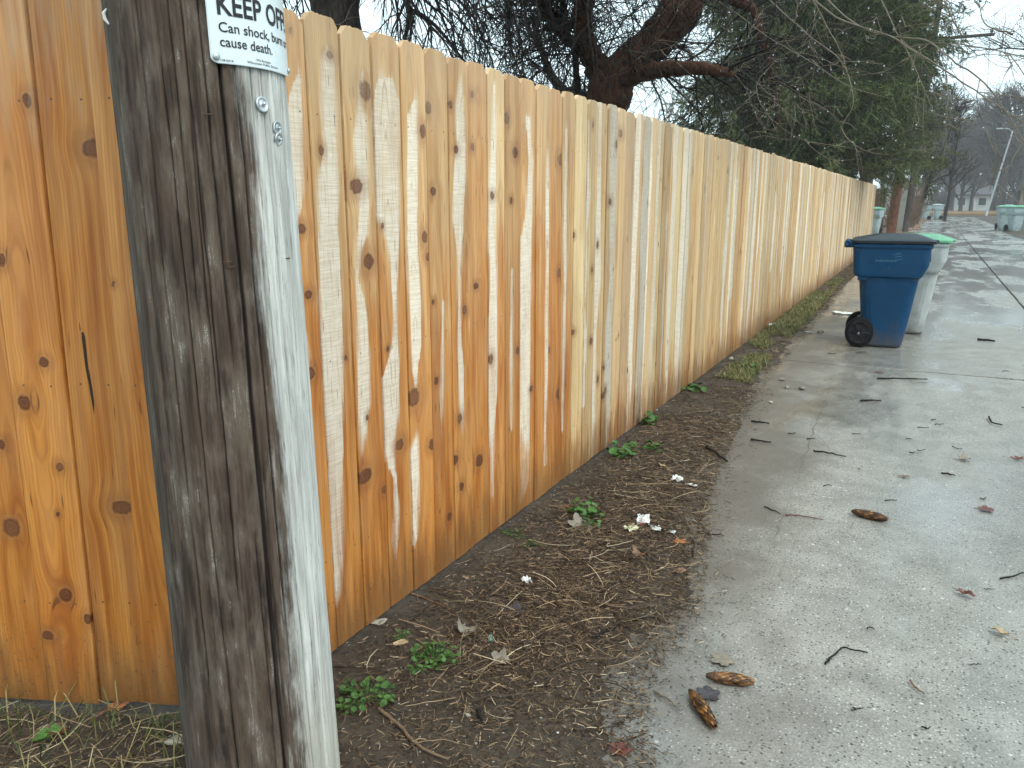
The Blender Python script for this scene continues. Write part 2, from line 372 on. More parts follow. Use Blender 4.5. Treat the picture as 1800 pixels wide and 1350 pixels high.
M = dict(
    wood=wood_material(), pole=pole_material(), concrete=concrete_material(), soil=soil_material(),
    bark_red=bark_material('reddish_bark', (.030, .014, .009), (.105, .046, .026)),
    bark_dark=bark_material('dark_bark', (.012, .010, .009), (.045, .036, .030)),
    bark_grey=bark_material('grey_bark', (.045, .038, .032), (.13, .115, .10)),
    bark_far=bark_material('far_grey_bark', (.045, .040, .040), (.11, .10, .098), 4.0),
    twig_tan=plain('tan_twig', (.125, .095, .062), .55, .35, 6), twig_dark=plain('dark_wet_twig', (.016, .013, .011), .6, .4, 6, spec=.12),
    needles=leafy_material('spruce_needles', (.011, .022, .009), (.13, .158, .060)),
    needles2=leafy_material('spruce_needles_olive', (.015, .023, .008), (.145, .152, .050)),
    galv=plain('galvanised_steel', (.50, .53, .54), .42, .2, 60, metal=.85),
    rust=plain('rusty_steel', (.10, .05, .03), .7, .4, 60, metal=.4),
    signw=plain('white_sign_sheet', (.66, .74, .76), .35, .05, 8, coat=.1), ink=plain('black_ink', (.012, .012, .014), .5, .1),
)
def proj(P):
    q = np.asarray(P, float)-CAM; x = q[0]*_cy+q[1]*_sy; y = -q[0]*_sy+q[1]*_cy; d = _c*y-_s*q[2]
    return 900+F*x/d, 675-F*(_s*y+_c*q[2])/d
# ------------------------------------------------------------------ ground, alley
mb = MB(); mb.add([(-110, -25, -.06), (110, -25, -.06), (110, 230, -.06), (-110, 230, -.06)], Q=[(0, 1, 2, 3)])
g_ = G('winter_turf'); _p = g_.pos(); _n = g_.noise(_p, .4, 5, .65); _m = g_.noise(_p, 9.0, 4, .7)
_col = g_.mix(g_.ss(_m, .3, .7), (.055, .050, .024), (.135, .098, .050)); _col = g_.mix(g_.ss(_n, .45, .6, 0, .7), _col, (.060, .068, .026))
M['turf'] = g_.set(Base_Color=_col, Roughness=.9, Normal=g_.bump(_m, .8, .05))
tag(mb.build('ground', M['turf']), kind='structure')

CZT = -.015                                   # top of the concrete
alley = tag(empty('alley', (2.6, 20, CZT)), kind='structure')
XJ = [.30, 2.72, 4.95]
YJ = [-1.5, 7.36, 12.9, 18.4, 24.0, 29.5, 35.0, 40.5, 46.0, 51.5, 57.0, 62.5, 68.0, 73.5, 79.0, 84.5]
rng = np.random.default_rng(5)
def slab(x0, x1, y0, y1):
    nx, ny = 10, 22; g = .008
    X = np.linspace(x0+g, x1-g, nx); Y = np.linspace(y0+g, y1-g, ny)
    XX, YY = np.meshgrid(X, Y); tilt = rng.normal(0, .0012, 2)
    cxm, cym = (x0+x1)/2, (y0+y1)/2
    Z = CZT + .004*fbm(XX*.8, YY*.5, 31, 3) + tilt[0]*(XX-cxm) + tilt[1]*(YY-cym)*.4
    e = np.minimum(np.minimum(XX-x0, x1-XX), np.minimum(YY-y0, y1-YY))
    V = np.stack([XX, YY, Z], -1)
    V[0, :, 2] -= .005; V[-1, :, 2] -= .005; V[:, 0, 2] -= .005; V[:, -1, 2] -= .005
    # an arris row just inside the edge
    i = np.arange(nx*ny).reshape(ny, nx)
    X2 = X.copy(); X2[1] = X[0]+.012; X2[-2] = X[-1]-.012; Y2 = Y.copy(); Y2[1] = Y[0]+.012; Y2[-2] = Y[-1]-.012
    V[:, :, 0] = X2[None]; V[:, :, 1] = Y2[:, None]
    # ragged arrises
    V[0, :, 1] += rng.uniform(0, .012, nx); V[-1, :, 1] -= rng.uniform(0, .012, nx); V[:, 0, 0] += rng.uniform(0, .010, ny); V[:, -1, 0] -= rng.uniform(0, .010, ny)
    m = MB(); m.add(V.reshape(-1, 3), Q=grid_quads(ny, nx))
    loop = np.concatenate([i[0, :-1], i[:-1, -1], i[-1, :0:-1], i[:0:-1, 0]])
    top = V.reshape(-1, 3)[loop]; bot = top.copy(); bot[:, 2] = CZT-.10; n = len(loop); k = np.arange(n)
    m.add(np.concatenate([top, bot]), Q=np.stack([k+n, (k+1) % n+n, (k+1) % n, k], 1))
    o = m.build('slab', M['concrete'], alley, smooth=False); o.matrix_parent_inverse = alley.matrix_world.inverted()
    return o
bpy.context.view_layer.update()
alley_inv = alley.matrix_world.inverted()
for a in range(2):
    for b in range(len(YJ)-1):
        slab(XJ[a], XJ[a+1], YJ[b]+(0 if a == 0 else .0), YJ[b+1])
M['joint'] = plain('joint_grit', (.045, .040, .033), .9, .4, 60, bump=.5)
mb = MB(); mb.box((XJ[0]-.05, -1.6, CZT-.14), (XJ[2]+.05, 84.6, CZT-.022))
o = mb.build('joint_filler', M['joint'], alley); o.matrix_parent_inverse = alley_inv
# hairline cracks wandering over the near slab (thin open slits filled with dark grit)
def crack(pts, w, name='crack'):
    P = smoothline([gp(u, v, CZT) for u, v in pts], 6); P[1:-1, :2] += rng.normal(0, .006, (len(P)-2, 2))
    T = np.gradient(P[:, :2], axis=0); T /= np.linalg.norm(T, axis=1, keepdims=True); Nn = np.stack([-T[:, 1], T[:, 0]], 1)
    ww = w*(.5+rng.random(len(P)))*np.concatenate([np.linspace(.2, 1, len(P)//2), np.linspace(1, .2, len(P)-len(P)//2)])
    A = P.copy(); B = P.copy(); A[:, :2] += Nn*ww[:, None]; B[:, :2] -= Nn*ww[:, None]; n = len(P); V = np.concatenate([A, B]); V[:, 2] += .0065
    k = np.arange(n-1); m = MB(); m.add(V, Q=np.stack([k+n, k+n+1, k+1, k], 1)); o = m.build(name, M['joint'], alley); o.matrix_parent_inverse = alley_inv
crack([(1468, 650), (1452, 700), (1430, 755), (1415, 800), (1398, 850)], .0011)
crack([(1430, 757), (1460, 790), (1500, 800)], .0009)
crack([(1398, 850), (1375, 905), (1355, 960), (1340, 1010)], .0007)

# dirt verge: soil heaped against the fence, feathering out over the slab edge
EY = [-2, 0, 1.2, 1.66, 2.0, 2.5, 3.1, 3.76, 4.8, 6.5, 8.5, 10, 13, 15.6, 25, 45]
EX = [1.15, 1.12, 1.06, .97, .84, .86, .74, .60, .50, .40, .38, .37, .30, .22, .30, .35]
def edge(y): return np.interp(y, EY, EX)
def soil_z(x, y):
    e = edge(y) + .07*fbm(np.asarray(y)*2.2, 3.1, 7, 4)
    d = e-x + .045*fbm(x*9, y*9, 21, 3) + .02*fbm(x*42, y*42, 22, 2)
    h = np.where(d > 0, .030*(1-np.exp(-d/.16)), d*.055)
    h = h*np.interp(x, [-.25, .05, .4], [.55, .8, 1.0])
    amp = np.clip(d*2+.55, .0, 1)
    h = h + amp*(.010*fbm(x*7, y*7, 3, 3) + .006*fbm(x*38, y*38, 9, 3))
    return CZT + h - .002
def ys_rows(y0, y1, d0, k):
    out = [y0]
    while out[-1] < y1: out.append(out[-1]+d0*max(1.0, (max(out[-1], 0)/2.2)**1.35))
    return np.array(out)
ys = ys_rows(.1, 46, .0125, 1.0); xs = np.concatenate([np.linspace(-1.9, -.1, 90), np.linspace(-.085, 1.25, 105)])
XX, YY = np.meshgrid(xs, ys)
mb = MB(); mb.add(np.stack([XX, YY, soil_z(XX, YY)], -1).reshape(-1, 3), Q=grid_quads(len(ys), len(xs)))
tag(mb.build('dirt_verge', M['soil'], smooth=True), kind='structure')
# soil behind the fence and beyond the verge
M['turf2'] = M['turf']

# ------------------------------------------------------------------ board fences
def sd_strips(strips, X, Z):
    s = np.full(X.shape, -.05)
    for zs, L, R in strips:
        l = np.interp(Z, zs, L); r = np.interp(Z, zs, R)
        d = np.minimum(X-l, r-X)
        out = np.maximum(zs[0]-Z, Z-zs[-1]); d = np.where(out > 0, np.minimum(d, 0)-out*.25, d)
        s = np.maximum(s, d)
    return s
def board_mesh(w, H, nx, nz, strips, knots, cracks, rs, ear=True, cathedral=None, thick=.018, parent=None, name='board', rough=.0):
    ch = .0024; hw = w/2-ch
    x = np.linspace(-hw, hw, nx); er = .024+rs.uniform(-.004, .004); ex = rs.uniform(-.003, .003)
    top = H - np.maximum(0, np.abs(x-ex)-(w/2-er))*1.15 + rs.normal(0, .0012, nx) if ear else np.full(nx, H)
    t = np.linspace(0, 1, nz+1)
    X = np.repeat(x[None], nz+1, 0).copy(); Z = t[:, None]*top[None, :]
    wob = .0016*fbm(Z[:, :1]*3.0, rs.integers(1000)+.5, 5, 2); X = X*(1+wob/hw*.6)
    Yf = -.0012*fbm(X*30, Z*2.5, int(rs.integers(999)), 2) if nz > 40 else np.zeros_like(X)
    V = np.stack([X, Yf, Z], -1); i = np.arange(nx*(nz+1)).reshape(nz+1, nx)
    loop = np.concatenate([i[0, :-1], i[:-1, -1], i[-1, :0:-1], i[:0:-1, 0]])
    fl = V.reshape(-1, 3)[loop]; n = len(loop); cen = np.array([0, 0, H/2])
    b1 = fl.copy(); b1[:, 0] += np.where(np.abs(fl[:, 0]) > hw*.9, np.sign(fl[:, 0])*ch, 0); b1[:, 1] = ch
    b1[:, 2] += np.where(fl[:, 2] > H*.9, ch*.6, 0) - np.where(fl[:, 2] < .001, ch*.6, 0)
    b2 = b1.copy(); b2[:, 1] = thick
    m = MB(); nf = nx*(nz+1); k = np.arange(n)
    Vall = np.concatenate([V.reshape(-1, 3), b1, b2])
    a, b = nf+k, nf+(k+1) % n
    Q = np.concatenate([grid_quads(nz+1, nx)[:, ::1], np.stack([a, b, loop[(k+1) % n], loop[k]], 1), np.stack([a+n, b+n, b, a], 1)])
    # back: strips between the left and right edge verts
    R_ = nf+n+(nx-1)+np.arange(nz+1); L_ = nf+n+np.concatenate([[0], n-np.arange(1, nz+1)])
    Q = np.concatenate([Q, np.stack([R_[:-1], L_[:-1], L_[1:], R_[1:]], 1)])
    tt = nf+n+np.arange(nx-1+nz, nx-1+nz+nx); T = np.stack([np.full(nx-2, tt[0]), tt[1:-1], tt[2:]], 1)
    m.add(Vall, T=T, Q=Q)
    Xa, Za = Vall[:, 0], Vall[:, 2]
    kn = np.full(len(Xa), 6.0); gr = Xa.copy()
    if cathedral is not None:
        x0, z0, sl = cathedral; gr = np.sqrt((Xa-x0)**2+(.012+np.abs(Za-z0)*sl)**2)
    gr = gr + .006*fbm(Za*1.1, 9.0, int(rs.integers(9999)), 3) + .0025*fbm(Za*5, Xa*12, int(rs.integers(9999)), 2)
    for kx, kz, rx, rz in knots:
        q = np.sqrt(((Xa-kx)/rx)**2+((Za-kz)/rz)**2); kn = np.minimum(kn, q)
        gr = gr - 1.1*rx*np.tanh((Xa-kx)/rx)*np.exp(-((Za-kz)/(rz*2.4))**2)*np.exp(-np.abs(Xa-kx)/(3.5*rx))
    cr = np.full(len(Xa), -.02)
    for zs, xc, hwid in cracks:
        d = np.interp(Za, zs, hwid)-np.abs(Xa-np.interp(Za, zs, xc)); d = np.where((Za < zs[0]) | (Za > zs[-1]), -.01, d); cr = np.maximum(cr, d)  # positive inside a narrow dark line
    return m.build(name, M['wood'], parent, smooth=False, attrs=dict(gr=gr, sap=sd_strips(strips, Xa, Za), knot=kn, crack=cr))

PITCHB = .1405; YB0 = float(fp(537, 67)[1]); HB = 1.83
def b_of(u, v):
    P = fp(u, v); return P[1], P[2]
# knots and sapwood read off the near boards: (pixel, radius in pixels across / along)
KN = [(513, 68, 3, 6), (582, 110, 6, 7), (643, 172, 10, 17), (567, 277, 5, 9), (742, 241, 5, 12), (753, 200, 5, 11), (792, 194, 4, 7), (802, 272, 4, 7),
      (833, 175, 3, 7), (833, 268, 3, 7), (532, 415, 8, 9), (627, 339, 11, 13), (649, 470, 9, 14), (672, 408, 3, 6), (761, 346, 5, 8), (746, 427, 5, 11),
      (752, 461, 4, 8), (544, 530, 7, 8), (547, 668, 8, 11), (727, 708, 9, 16), (761, 540, 3, 5), (767, 678, 4, 7), (817, 553, 4, 8), (864, 639, 4, 9), (839, 511, 4, 6),
      (986, 486, 4, 8), (985, 697, 6, 10), (808, 744, 4, 9), (682, 624, 3, 5), (647, 744, 3, 7), (644, 846, 11, 13), (676, 871, 4, 8), (759, 790, 6, 10), (799, 817, 6, 9),
      (704, 791, 7, 10), (844, 817, 6, 11), (811, 863, 4, 8), (790, 916, 4, 8), (892, 216, 4, 10), (907, 276, 5, 10), (990, 288, 6, 10), (1091, 240, 4, 7), (1038, 605, 3, 6),
      (1072, 360, 3, 6), (1008, 590, 3, 5), (866, 352, 4, 7), (900, 360, 3, 6), (1040, 480, 2, 5), (1010, 420, 2, 5), (935, 690, 3, 6), (1060, 700, 3, 6), (610, 640, 3, 6)]
SAP = {   # board number: list of strips, each (v, left u, right u)
 -1: [[(150, 522, 530), (215, 503, 533), (300, 505, 534), (370, 510, 534), (410, 508, 524)], [(440, 508, 518), (640, 528, 545), (700, 538, 542)]],
 0: [[(98, 574, 580), (125, 567, 591), (200, 565, 594), (280, 571, 594), (330, 561, 596), (420, 561, 597), (560, 565, 605), (700, 567, 605), (800, 570, 605), (900, 579, 604), (1020, 586, 605), (1060, 585, 602), (1085, 584, 590)]],
 1: [[(140, 636, 640), (200, 630, 638), (215, 628, 645), (260, 623, 648), (330, 629, 648), (380, 632, 650), (420, 629, 648), (450, 628, 636), (500, 627, 632), (560, 630, 645), (640, 629, 651), (720, 631, 652), (770, 634, 646), (800, 638, 640)]],
 2: [[(150, 665, 690), (185, 657, 700), (260, 657, 701), (330, 658, 700), (385, 660, 701), (420, 676, 701), (470, 686, 700), (570, 692, 697), (610, 690, 700), (650, 680, 703), (680, 672, 703), (740, 674, 702), (800, 678, 693), (840, 688, 696), (850, 693, 699), (900, 692, 703), (960, 690, 702), (985, 694, 698)]],
 3: [[(185, 727, 734), (215, 715, 733), (320, 714, 732), (450, 715, 734), (540, 720, 739), (620, 722, 740), (660, 724, 734), (690, 729, 731)], [(775, 730, 733), (810, 718, 736), (880, 720, 737), (940, 722, 737), (965, 723, 732)]],
 4: [[(540, 777, 780), (700, 775, 779), (770, 777, 778)]],
 5: [[(150, 808, 812), (200, 801, 817), (260, 803, 819), (330, 797, 819), (390, 796, 815), (430, 801, 814), (470, 806, 811), (530, 807, 810), (590, 805, 810), (660, 806, 816), (720, 807, 815), (750, 810, 814)]],
 7: [[(160, 868, 872), (230, 866, 874), (340, 860, 873), (420, 859, 872), (480, 862, 874), (600, 861, 875), (700, 858, 875), (740, 860, 872), (790, 863, 870), (880, 865, 868)]],
 8: [[(480, 899, 903), (640, 897, 902), (760, 899, 901)]],
 9: [[(215, 926, 934), (290, 931, 939), (380, 926, 938), (430, 917, 936), (600, 913, 934), (760, 910, 932), (860, 908, 930), (892, 908, 920)]],
}
fence = tag(empty('wood_fence', (0, 12, 0)), 'long new cedar board fence beside the alley, orange near and pale tan farther off', 'fence')
fence_pts = {}
for u, v, ru, rv in KN:
    y, z = b_of(u, v); d = dep((0, y, z)); k = int(math.floor((y-YB0)/PITCHB))
    sx = PITCHB/(proj((0, y+PITCHB/2, z))[0]-proj((0, y-PITCHB/2, z))[0])   # metres along the fence for a pixel across
    fence_pts.setdefault(k, []).append((y, z, ru*sx, rv*d/F))
NB = 172
R = random.Random(3)
for k in range(-3, NB):
    rs = np.random.default_rng(1000+k); y0 = YB0+k*PITCHB; yc = y0+PITCHB/2; w = PITCHB-.0058
    if k == -3: continue
    near = k < 14; mid = k < 45
    nx, nz = (18, 170) if k < 10 else (12, 110) if k < 22 else (8, 60) if mid else (5, 24)
    strips = []
    for poly in SAP.get(k, []):
        a = sorted([(b_of((l+r)/2, v)[1], b_of(l, v)[0]-yc, b_of(r, v)[0]-yc) for v, l, r in poly])
        a = np.array(a); strips.append((a[:, 0], a[:, 1], a[:, 2]))
    pale = 0.0
    if 10 <= k < 13 and k != 11:
        zz = np.linspace(rs.uniform(.1, .6), rs.uniform(1.3, 1.78), 7); cx = rs.uniform(-.05, .05); wd = rs.uniform(.006, .02); strips.append((zz, cx-wd*rs.uniform(.2, 1.3, 7), cx+wd*rs.uniform(.2, 1.3, 7)))
    elif k >= 13 and rs.random() < .58:        # pale sapwood down one side of the board
        zz = np.linspace(-.1, 2.0, 9); sd_ = rs.choice([-1, 1]); cut = rs.uniform(-.075, .06)+rs.normal(0, .016, 9); L_, R_e = (np.full(9, -.1), -cut) if sd_ < 0 else (cut, np.full(9, .1))
        if rs.random() < .4: zz = np.linspace(rs.uniform(-.1, .7), rs.uniform(1.3, 2.0), 9)
        strips.append((zz, L_, R_e))
    knots = [(y-yc, z, rx, rz) for y, z, rx, rz in fence_pts.get(k, [])]
    if k >= 8 or k < -1:
        for q in range(rs.poisson(2.0)):
            r0 = rs.uniform(.003, .0085) if rs.random() < .8 else rs.uniform(.010, .016)
            knots.append((rs.uniform(-.06, .06), rs.uniform(.08, 1.72), r0, r0*rs.uniform(1.1, 1.7)))
    cath = (rs.uniform(-.05, .05), rs.uniform(.2, 1.6), rs.uniform(.02, .06)) if rs.random() < .4 else None
    o = board_mesh(w*rs.uniform(.985, 1.005), HB+rs.normal(0, .0035), nx, nz, strips, knots, [], rs, cathedral=cath, parent=fence)
    zb = float(np.interp(yc, [1.4, 4, 12, 26], [.020, .016, .006, -.005]))
    o.location = (rs.uniform(-.0045, .002), yc-12, zb); o.rotation_euler = (rs.normal(0, .0012), rs.normal(0, .0016), PI/2+rs.normal(0, .010))
    t = .62+rs.uniform(-.2, .2) if k < 13 else np.clip(rs.normal(.92, .14), .55, 1)
    if k in (6, 11): t = .35
    val = .5*rs.uniform(.84, 1.06) if k < 13 else .5*rs.uniform(.76, 1.10)
    wetl = rs.uniform(.85, 1.25) if k < 13 else rs.uniform(-.1, .18)
    if k in (16, 20, 23, 30): val *= .80
    if k == 21: t, val = 1.0, .52
    o.color = (t, val, wetl, 1)
YE = YB0+NB*PITCHB
M['rail'] = plain('rail_wood', (.30, .17, .08), .7, .3, 12)
for z in (.28, .92, 1.56):
    mb = MB(); mb.box((-.058, 1.42-12, z-.045), (-.0205, YE-12, z+.045)); mb.build('rail', M['rail'], fence)
for y in np.arange(1.55, YE, 2.44):
    mb = MB(); mb.box((-.150, y-.045-12, -.3), (-.0605, y+.045-12, 1.70)); mb.build('fence_post', M['rail'], fence)

# ---- the short run that turns away to the left of the pole
LA = gp(0, 1240); LB = gp(330, 1250); ld = (LB-LA)[:2]; ld /= np.linalg.norm(ld); lang = math.atan2(ld[1], ld[0])
tc = -LA[0]/ld[0]; corner = LA[:2]+ld*tc                       # meets the alley run
def ls(u, v):                                                   # pixel -> (distance left of the corner as negative, height) on that run
    r = ray(u, v); nrm = np.array([-ld[1], ld[0], 0]); k = np.dot(np.array([corner[0], corner[1], 0])-CAM, nrm)/np.dot(r, nrm); P = CAM+r*k
    return float(np.dot(P[:2]-corner, ld)), float(P[2])
lf = tag(empty('wood_fence', (corner[0], corner[1], 0), lang), 'short run of wet orange cedar boards left of the weathered pole', 'fence')
SD, SC_, SB, SA = -.165, ls(265, 1245)[0], ls(178, 1244)[0], ls(89, 1242)[0]
edges = [0.0, SD+.02, SC_, SB, SA, SA-.147, SA-.294, SA-.441, SA-.588]
LK = [(50, 190, 8, 13), (160, 276, 16, 17), (45, 720, 11, 14), (80, 648, 9, 9), (108, 831, 7, 8), (215, 906, 18, 12), (20, 940, 15, 16), (118, 1055, 11, 12), (157, 1097, 6, 9), (87, 1127, 11, 8), (5, 470, 8, 12), (3, 795, 6, 9), (105, 914, 4, 5), (205, 515, 4, 6), (258, 679, 3, 4)]
lk = []
for u, v, ru, rv in LK:
    s0, z0 = ls(u, v); s1, _ = ls(u+ru, v); _, z1 = ls(u, v+rv); lk.append((s0-.019*z0, z0, abs(s1-s0), abs(z1-z0)))
DLINES = [[(565, 134, 1.2), (598, 141, 1.8), (602, 145, 4.2), (660, 152, 3.8), (720, 163, 3.6), (745, 166, 2.2), (770, 168, .8)], [(595, 119, 1.2), (640, 122, .8)]]  # narrow dark lines traced on one left board, colour only
for q in range(len(edges)-1):
    rs = np.random.default_rng(500+q); r_, l_ = edges[q], edges[q+1]; xc = (r_+l_)/2
    cr = []
    if l_ < ls(150, 660)[0] < r_:
        for poly in DLINES:
            a = np.array(sorted([(ls(u, v)[1], ls(u, v)[0]-.019*ls(u, v)[1]-xc, hw_/F*1.75) for v, u, hw_ in poly])); cr.append((a[:, 0], a[:, 1], a[:, 2]))
    kk = [(s0-xc, z0, rx, rz) for s0, z0, rx, rz in lk if l_-.006 < s0 < r_+.006]
    cath = [(-.3, 0, .0), (.0, 1.2, .05), (.2, .5, .02), (-.01, .95, .045), (.05, .4, .03), None, None, None][q]
    o = board_mesh(r_-l_-.0024, HB+rs.normal(0, .004), 22, 190, [], kk, cr, rs, cathedral=None if q in (0, 2) else cath, parent=lf)
    o.location = (xc, [0, -.005, .004, -.004, .003, -.003, .002, 0][q], .020+rs.normal(0, .004)); o.rotation_euler = (0, .019+rs.normal(0, .0015), rs.normal(0, .014))
    o.color = ([.10, .16, .02, .12, .06, .1, .1, .1][q], .5*[.95, 1.0, .84, .98, .88, .95, 1, 1][q], .95, 1)
for z in (.28, .92, 1.56):
    mb = MB(); mb.box((edges[-1], .0215, z-.045), (-.07, .058, z+.045)); mb.build('rail', M['rail'], lf)
mb = MB(); mb.box((edges[-1]+.1, .0605, -.3), (edges[-1]+.19, .15, 1.7)); mb.build('fence_post', M['rail'], lf)

# ------------------------------------------------------------------ the leaning utility pole by the camera
PB = gp(474, 1412, -.02); RIGHT = np.array([_cy, _sy, 0]); FWD = np.array([-_sy, _cy, 0])
def pole_axis(z, lean): return PB + np.array([0, 0, 1.0])*(z-PB[2]) + RIGHT*math.tan(lean)*(z-PB[2])
lo_, hi_ = -.2, .2
def u_at_top(lean):
    z = 1.0
    for _ in range(40):
        u, v = proj(pole_axis(z, lean)); z += v*.001
    return u
for _ in range(40):
    mid_ = (lo_+hi_)/2
    if u_at_top(mid_) > 338: hi_ = mid_
    else: lo_ = mid_
LEAN = (lo_+hi_)/2
R0 = 127*dep(pole_axis(.06, LEAN))/F
ztop = 1.0
for _ in range(60): ztop += proj(pole_axis(ztop, LEAN))[1]*.0008
R1 = 146*dep(pole_axis(ztop, LEAN))/F
def pole_r(z): return R0+(R1-R0)*np.clip(np.asarray(z, float)/ztop, -.1, 1.3) - np.maximum(np.asarray(z, float)-2.4, 0)*.009
print('pole', PB, 'lean', math.degrees(LEAN), 'R', R0, R1, 'ztop', ztop)
tocam = math.atan2(-(pole_axis(1, LEAN)-CAM)[1], -(pole_axis(1, LEAN)-CAM)[0])      # heading pole -> camera
def pole_pt(phi, z, off=0.0):
    """phi: 0 towards the camera, positive to the right as seen"""
    phi = np.asarray(phi, float); z = np.asarray(z, float); a = tocam+phi; r = pole_r(z)+off
    ax = PB[None]+np.stack([RIGHT[0]*math.tan(LEAN)*(z-PB[2]), RIGHT[1]*math.tan(LEAN)*(z-PB[2]), z-PB[2]], -1)
    return ax+np.stack([np.cos(a)*r, np.sin(a)*r, 0*r], -1)
up = tag(empty('utility_pole', PB), 'thick weathered grey-brown wooden pole with bleached right flank in the foreground', 'utility pole')
ph = np.concatenate([np.linspace(-1.75, 1.75, 330), np.linspace(1.78, 2*PI-1.78, 60)])
zz = np.concatenate([np.linspace(-.15, 2.15, 190), np.linspace(2.25, 9.5, 18)])
PH, ZZ = np.meshgrid(ph, zz); rr = np.random.default_rng(77)
groove = np.zeros_like(PH); dr = np.zeros_like(PH)
ck = [(.22, -.2, 2.6, .011, 1.0), (.27, .2, 1.0, .008, .8), (-.12, .5, 2.2, .006, .7), (-.38, .0, 1.7, .006, .7), (-.62, .3, 2.3, .006, .8), (-.82, .6, 2.3, .005, .7), (.42, .3, 1.6, .006, .8), (.60, .0, 2.2, .005, .7), (.75, .2, 2.3, .005, .7), (.92, .0, 2.0, .005, .7), (1.08, .1, 2.3, .005, .6), (.05, 1.0, 2.3, .006, .7), (-.25, 1.1, 2.3, .005, .7), (.12, .0, .8, .005, .7)]
for q in range(52):
    a = rr.uniform(-1.5, 1.5); z0 = rr.uniform(-.2, 1.9); ck.append((a, z0, z0+rr.uniform(.12, .8), rr.uniform(.003, .005), rr.uniform(.35, .7)))
for i_, (a, z0, z1, wd, dp) in enumerate(ck):
    c0 = a+.05*fbm(ZZ*.9, 1.3+i_, i_, 2)+.012*fbm(ZZ*9, 4.3+i_, i_+50, 2); d = np.abs(PH-c0)*.16
    e = np.clip(np.minimum(ZZ-z0, z1-ZZ)/.12, 0, 1)
    gq = np.clip(1-d/(wd*.55*(.55+.6*vnoise(ZZ*4, i_+.5, 8))*np.maximum(e, .05)), 0, 1)*dp*e; groove = np.maximum(groove, gq)
dr = -.013*groove**1.2 + .0022*fbm(PH*16, ZZ*1.6, 12, 4) + .0012*fbm(PH*60, ZZ*3, 13, 2) + .004*fbm(PH*2.2, ZZ*.8, 14, 2)
V = pole_pt(PH.ravel(), ZZ.ravel(), dr.ravel())
n_ = len(ph); Q = grid_quads(len(zz), n_); iw = np.arange(len(zz))*n_
Qw = np.stack([iw[:-1]+n_-1, iw[:-1], iw[1:], iw[1:]+n_-1], 1)
mb = MB(); mb.add(V-PB[None], Q=np.concatenate([Q, Qw]))
azm = np.where(PH > PI, PH-2*PI, PH)
mb.build('shaft', M['pole'], up, smooth=True, attrs=dict(arc=PH*.16, hz=ZZ, groove=groove, az=azm))
def pole_at(u, v):
    """azimuth and height on the pole surface that show at a pixel"""
    best = None
    z0 = np.linspace(.2, 2.1, 400); ph0 = np.linspace(-1.5, 1.5, 301); A, B = np.meshgrid(ph0, z0); P = pole_pt(A.ravel(), B.ravel())
    q = P-CAM[None]; x = q[:, 0]*_cy+q[:, 1]*_sy; y = -q[:, 0]*_sy+q[:, 1]*_cy; d = _c*y-_s*q[:, 2]
    e = (900+F*x/d-u)**2+(675-F*(_s*y+_c*q[:, 2])/d-v)**2; k = int(np.argmin(e)); return float(A.ravel()[k]), float(B.ravel()[k])
def surf_frame(phi, z):
    P = pole_pt(phi, z).ravel(); a = tocam+phi; N_ = np.array([math.cos(a), math.sin(a), 0]); T_ = np.array([-math.sin(a), math.cos(a), 0]); return P, N_, T_, np.array([0, 0, 1.0])
def washer(u, v, r, tilt=0.0):
    phi, z = pole_at(u, v); P, N_, T_, U_ = surf_frame(phi, z); N_ = N_+U_*tilt; N_ /= np.linalg.norm(N_); T_ = np.cross(U_, N_); T_ /= np.linalg.norm(T_); U2 = np.cross(N_, T_)
    a = np.arange(28)*2*PI/28
    def rg(rad, h): return P[None]-PB[None]+N_*h+rad*(np.cos(a)[:, None]*T_+np.sin(a)[:, None]*U2)
    m = MB(); m.loft([rg(r, .001), rg(r, .004), rg(r*.93, .0052), rg(r*.72, .0048), rg(r*.66, .0036), rg(r*.36, .0040), rg(r*.30, .0052), rg(r*.001, .0054)]); o = m.build('washer', M['galv'], up, smooth=True)
    m = MB(); m.loft([rg(r*.21, .004), rg(r*.21, .0085), rg(r*.15, .0105), rg(.0001, .011)]); m.build('nail_head', M['galv'], o, smooth=True)
washer(458, 186, .0145, .15); washer(485, 226, .0135, .0); washer(487, 243, .0125, -.2)
def staple(u, v, w, mat):
    phi, z = pole_at(u, v); P, N_, T_, U_ = surf_frame(phi, z)
    pts = np.array([P-T_*w/2-N_*.004, P-T_*w/2+N_*.004, P+T_*w/2+N_*.0045, P+T_*w/2-N_*.004])-PB
    m = MB(); m.tubes(pts, np.full(4, .0011), 5, True); m.build('staple', mat, up)
staple(366, 201, .012, M['rust']); staple(400, 459, .014, M['rust']); staple(503, 454, .010, M['rust']); staple(405, 470, .009, M['rust'])
# torn scrap of a paper notice under a staple on the left limb
phi, z = pole_at(192, 26); P, N_, T_, U_ = surf_frame(phi-.05, z)
mb = MB(); mb.tubes(np.array([P+N_*.0-U_*.012, P+N_*.004-U_*.004-T_*.004, P+N_*.005+U_*.006-T_*.006, P+U_*.014-T_*.003])-PB, np.array([.0015, .003, .0028, .001]), 5, True); mb.build('paper_scrap', plain('old_paper', (.62, .62, .6), .8, .2, 80), up)

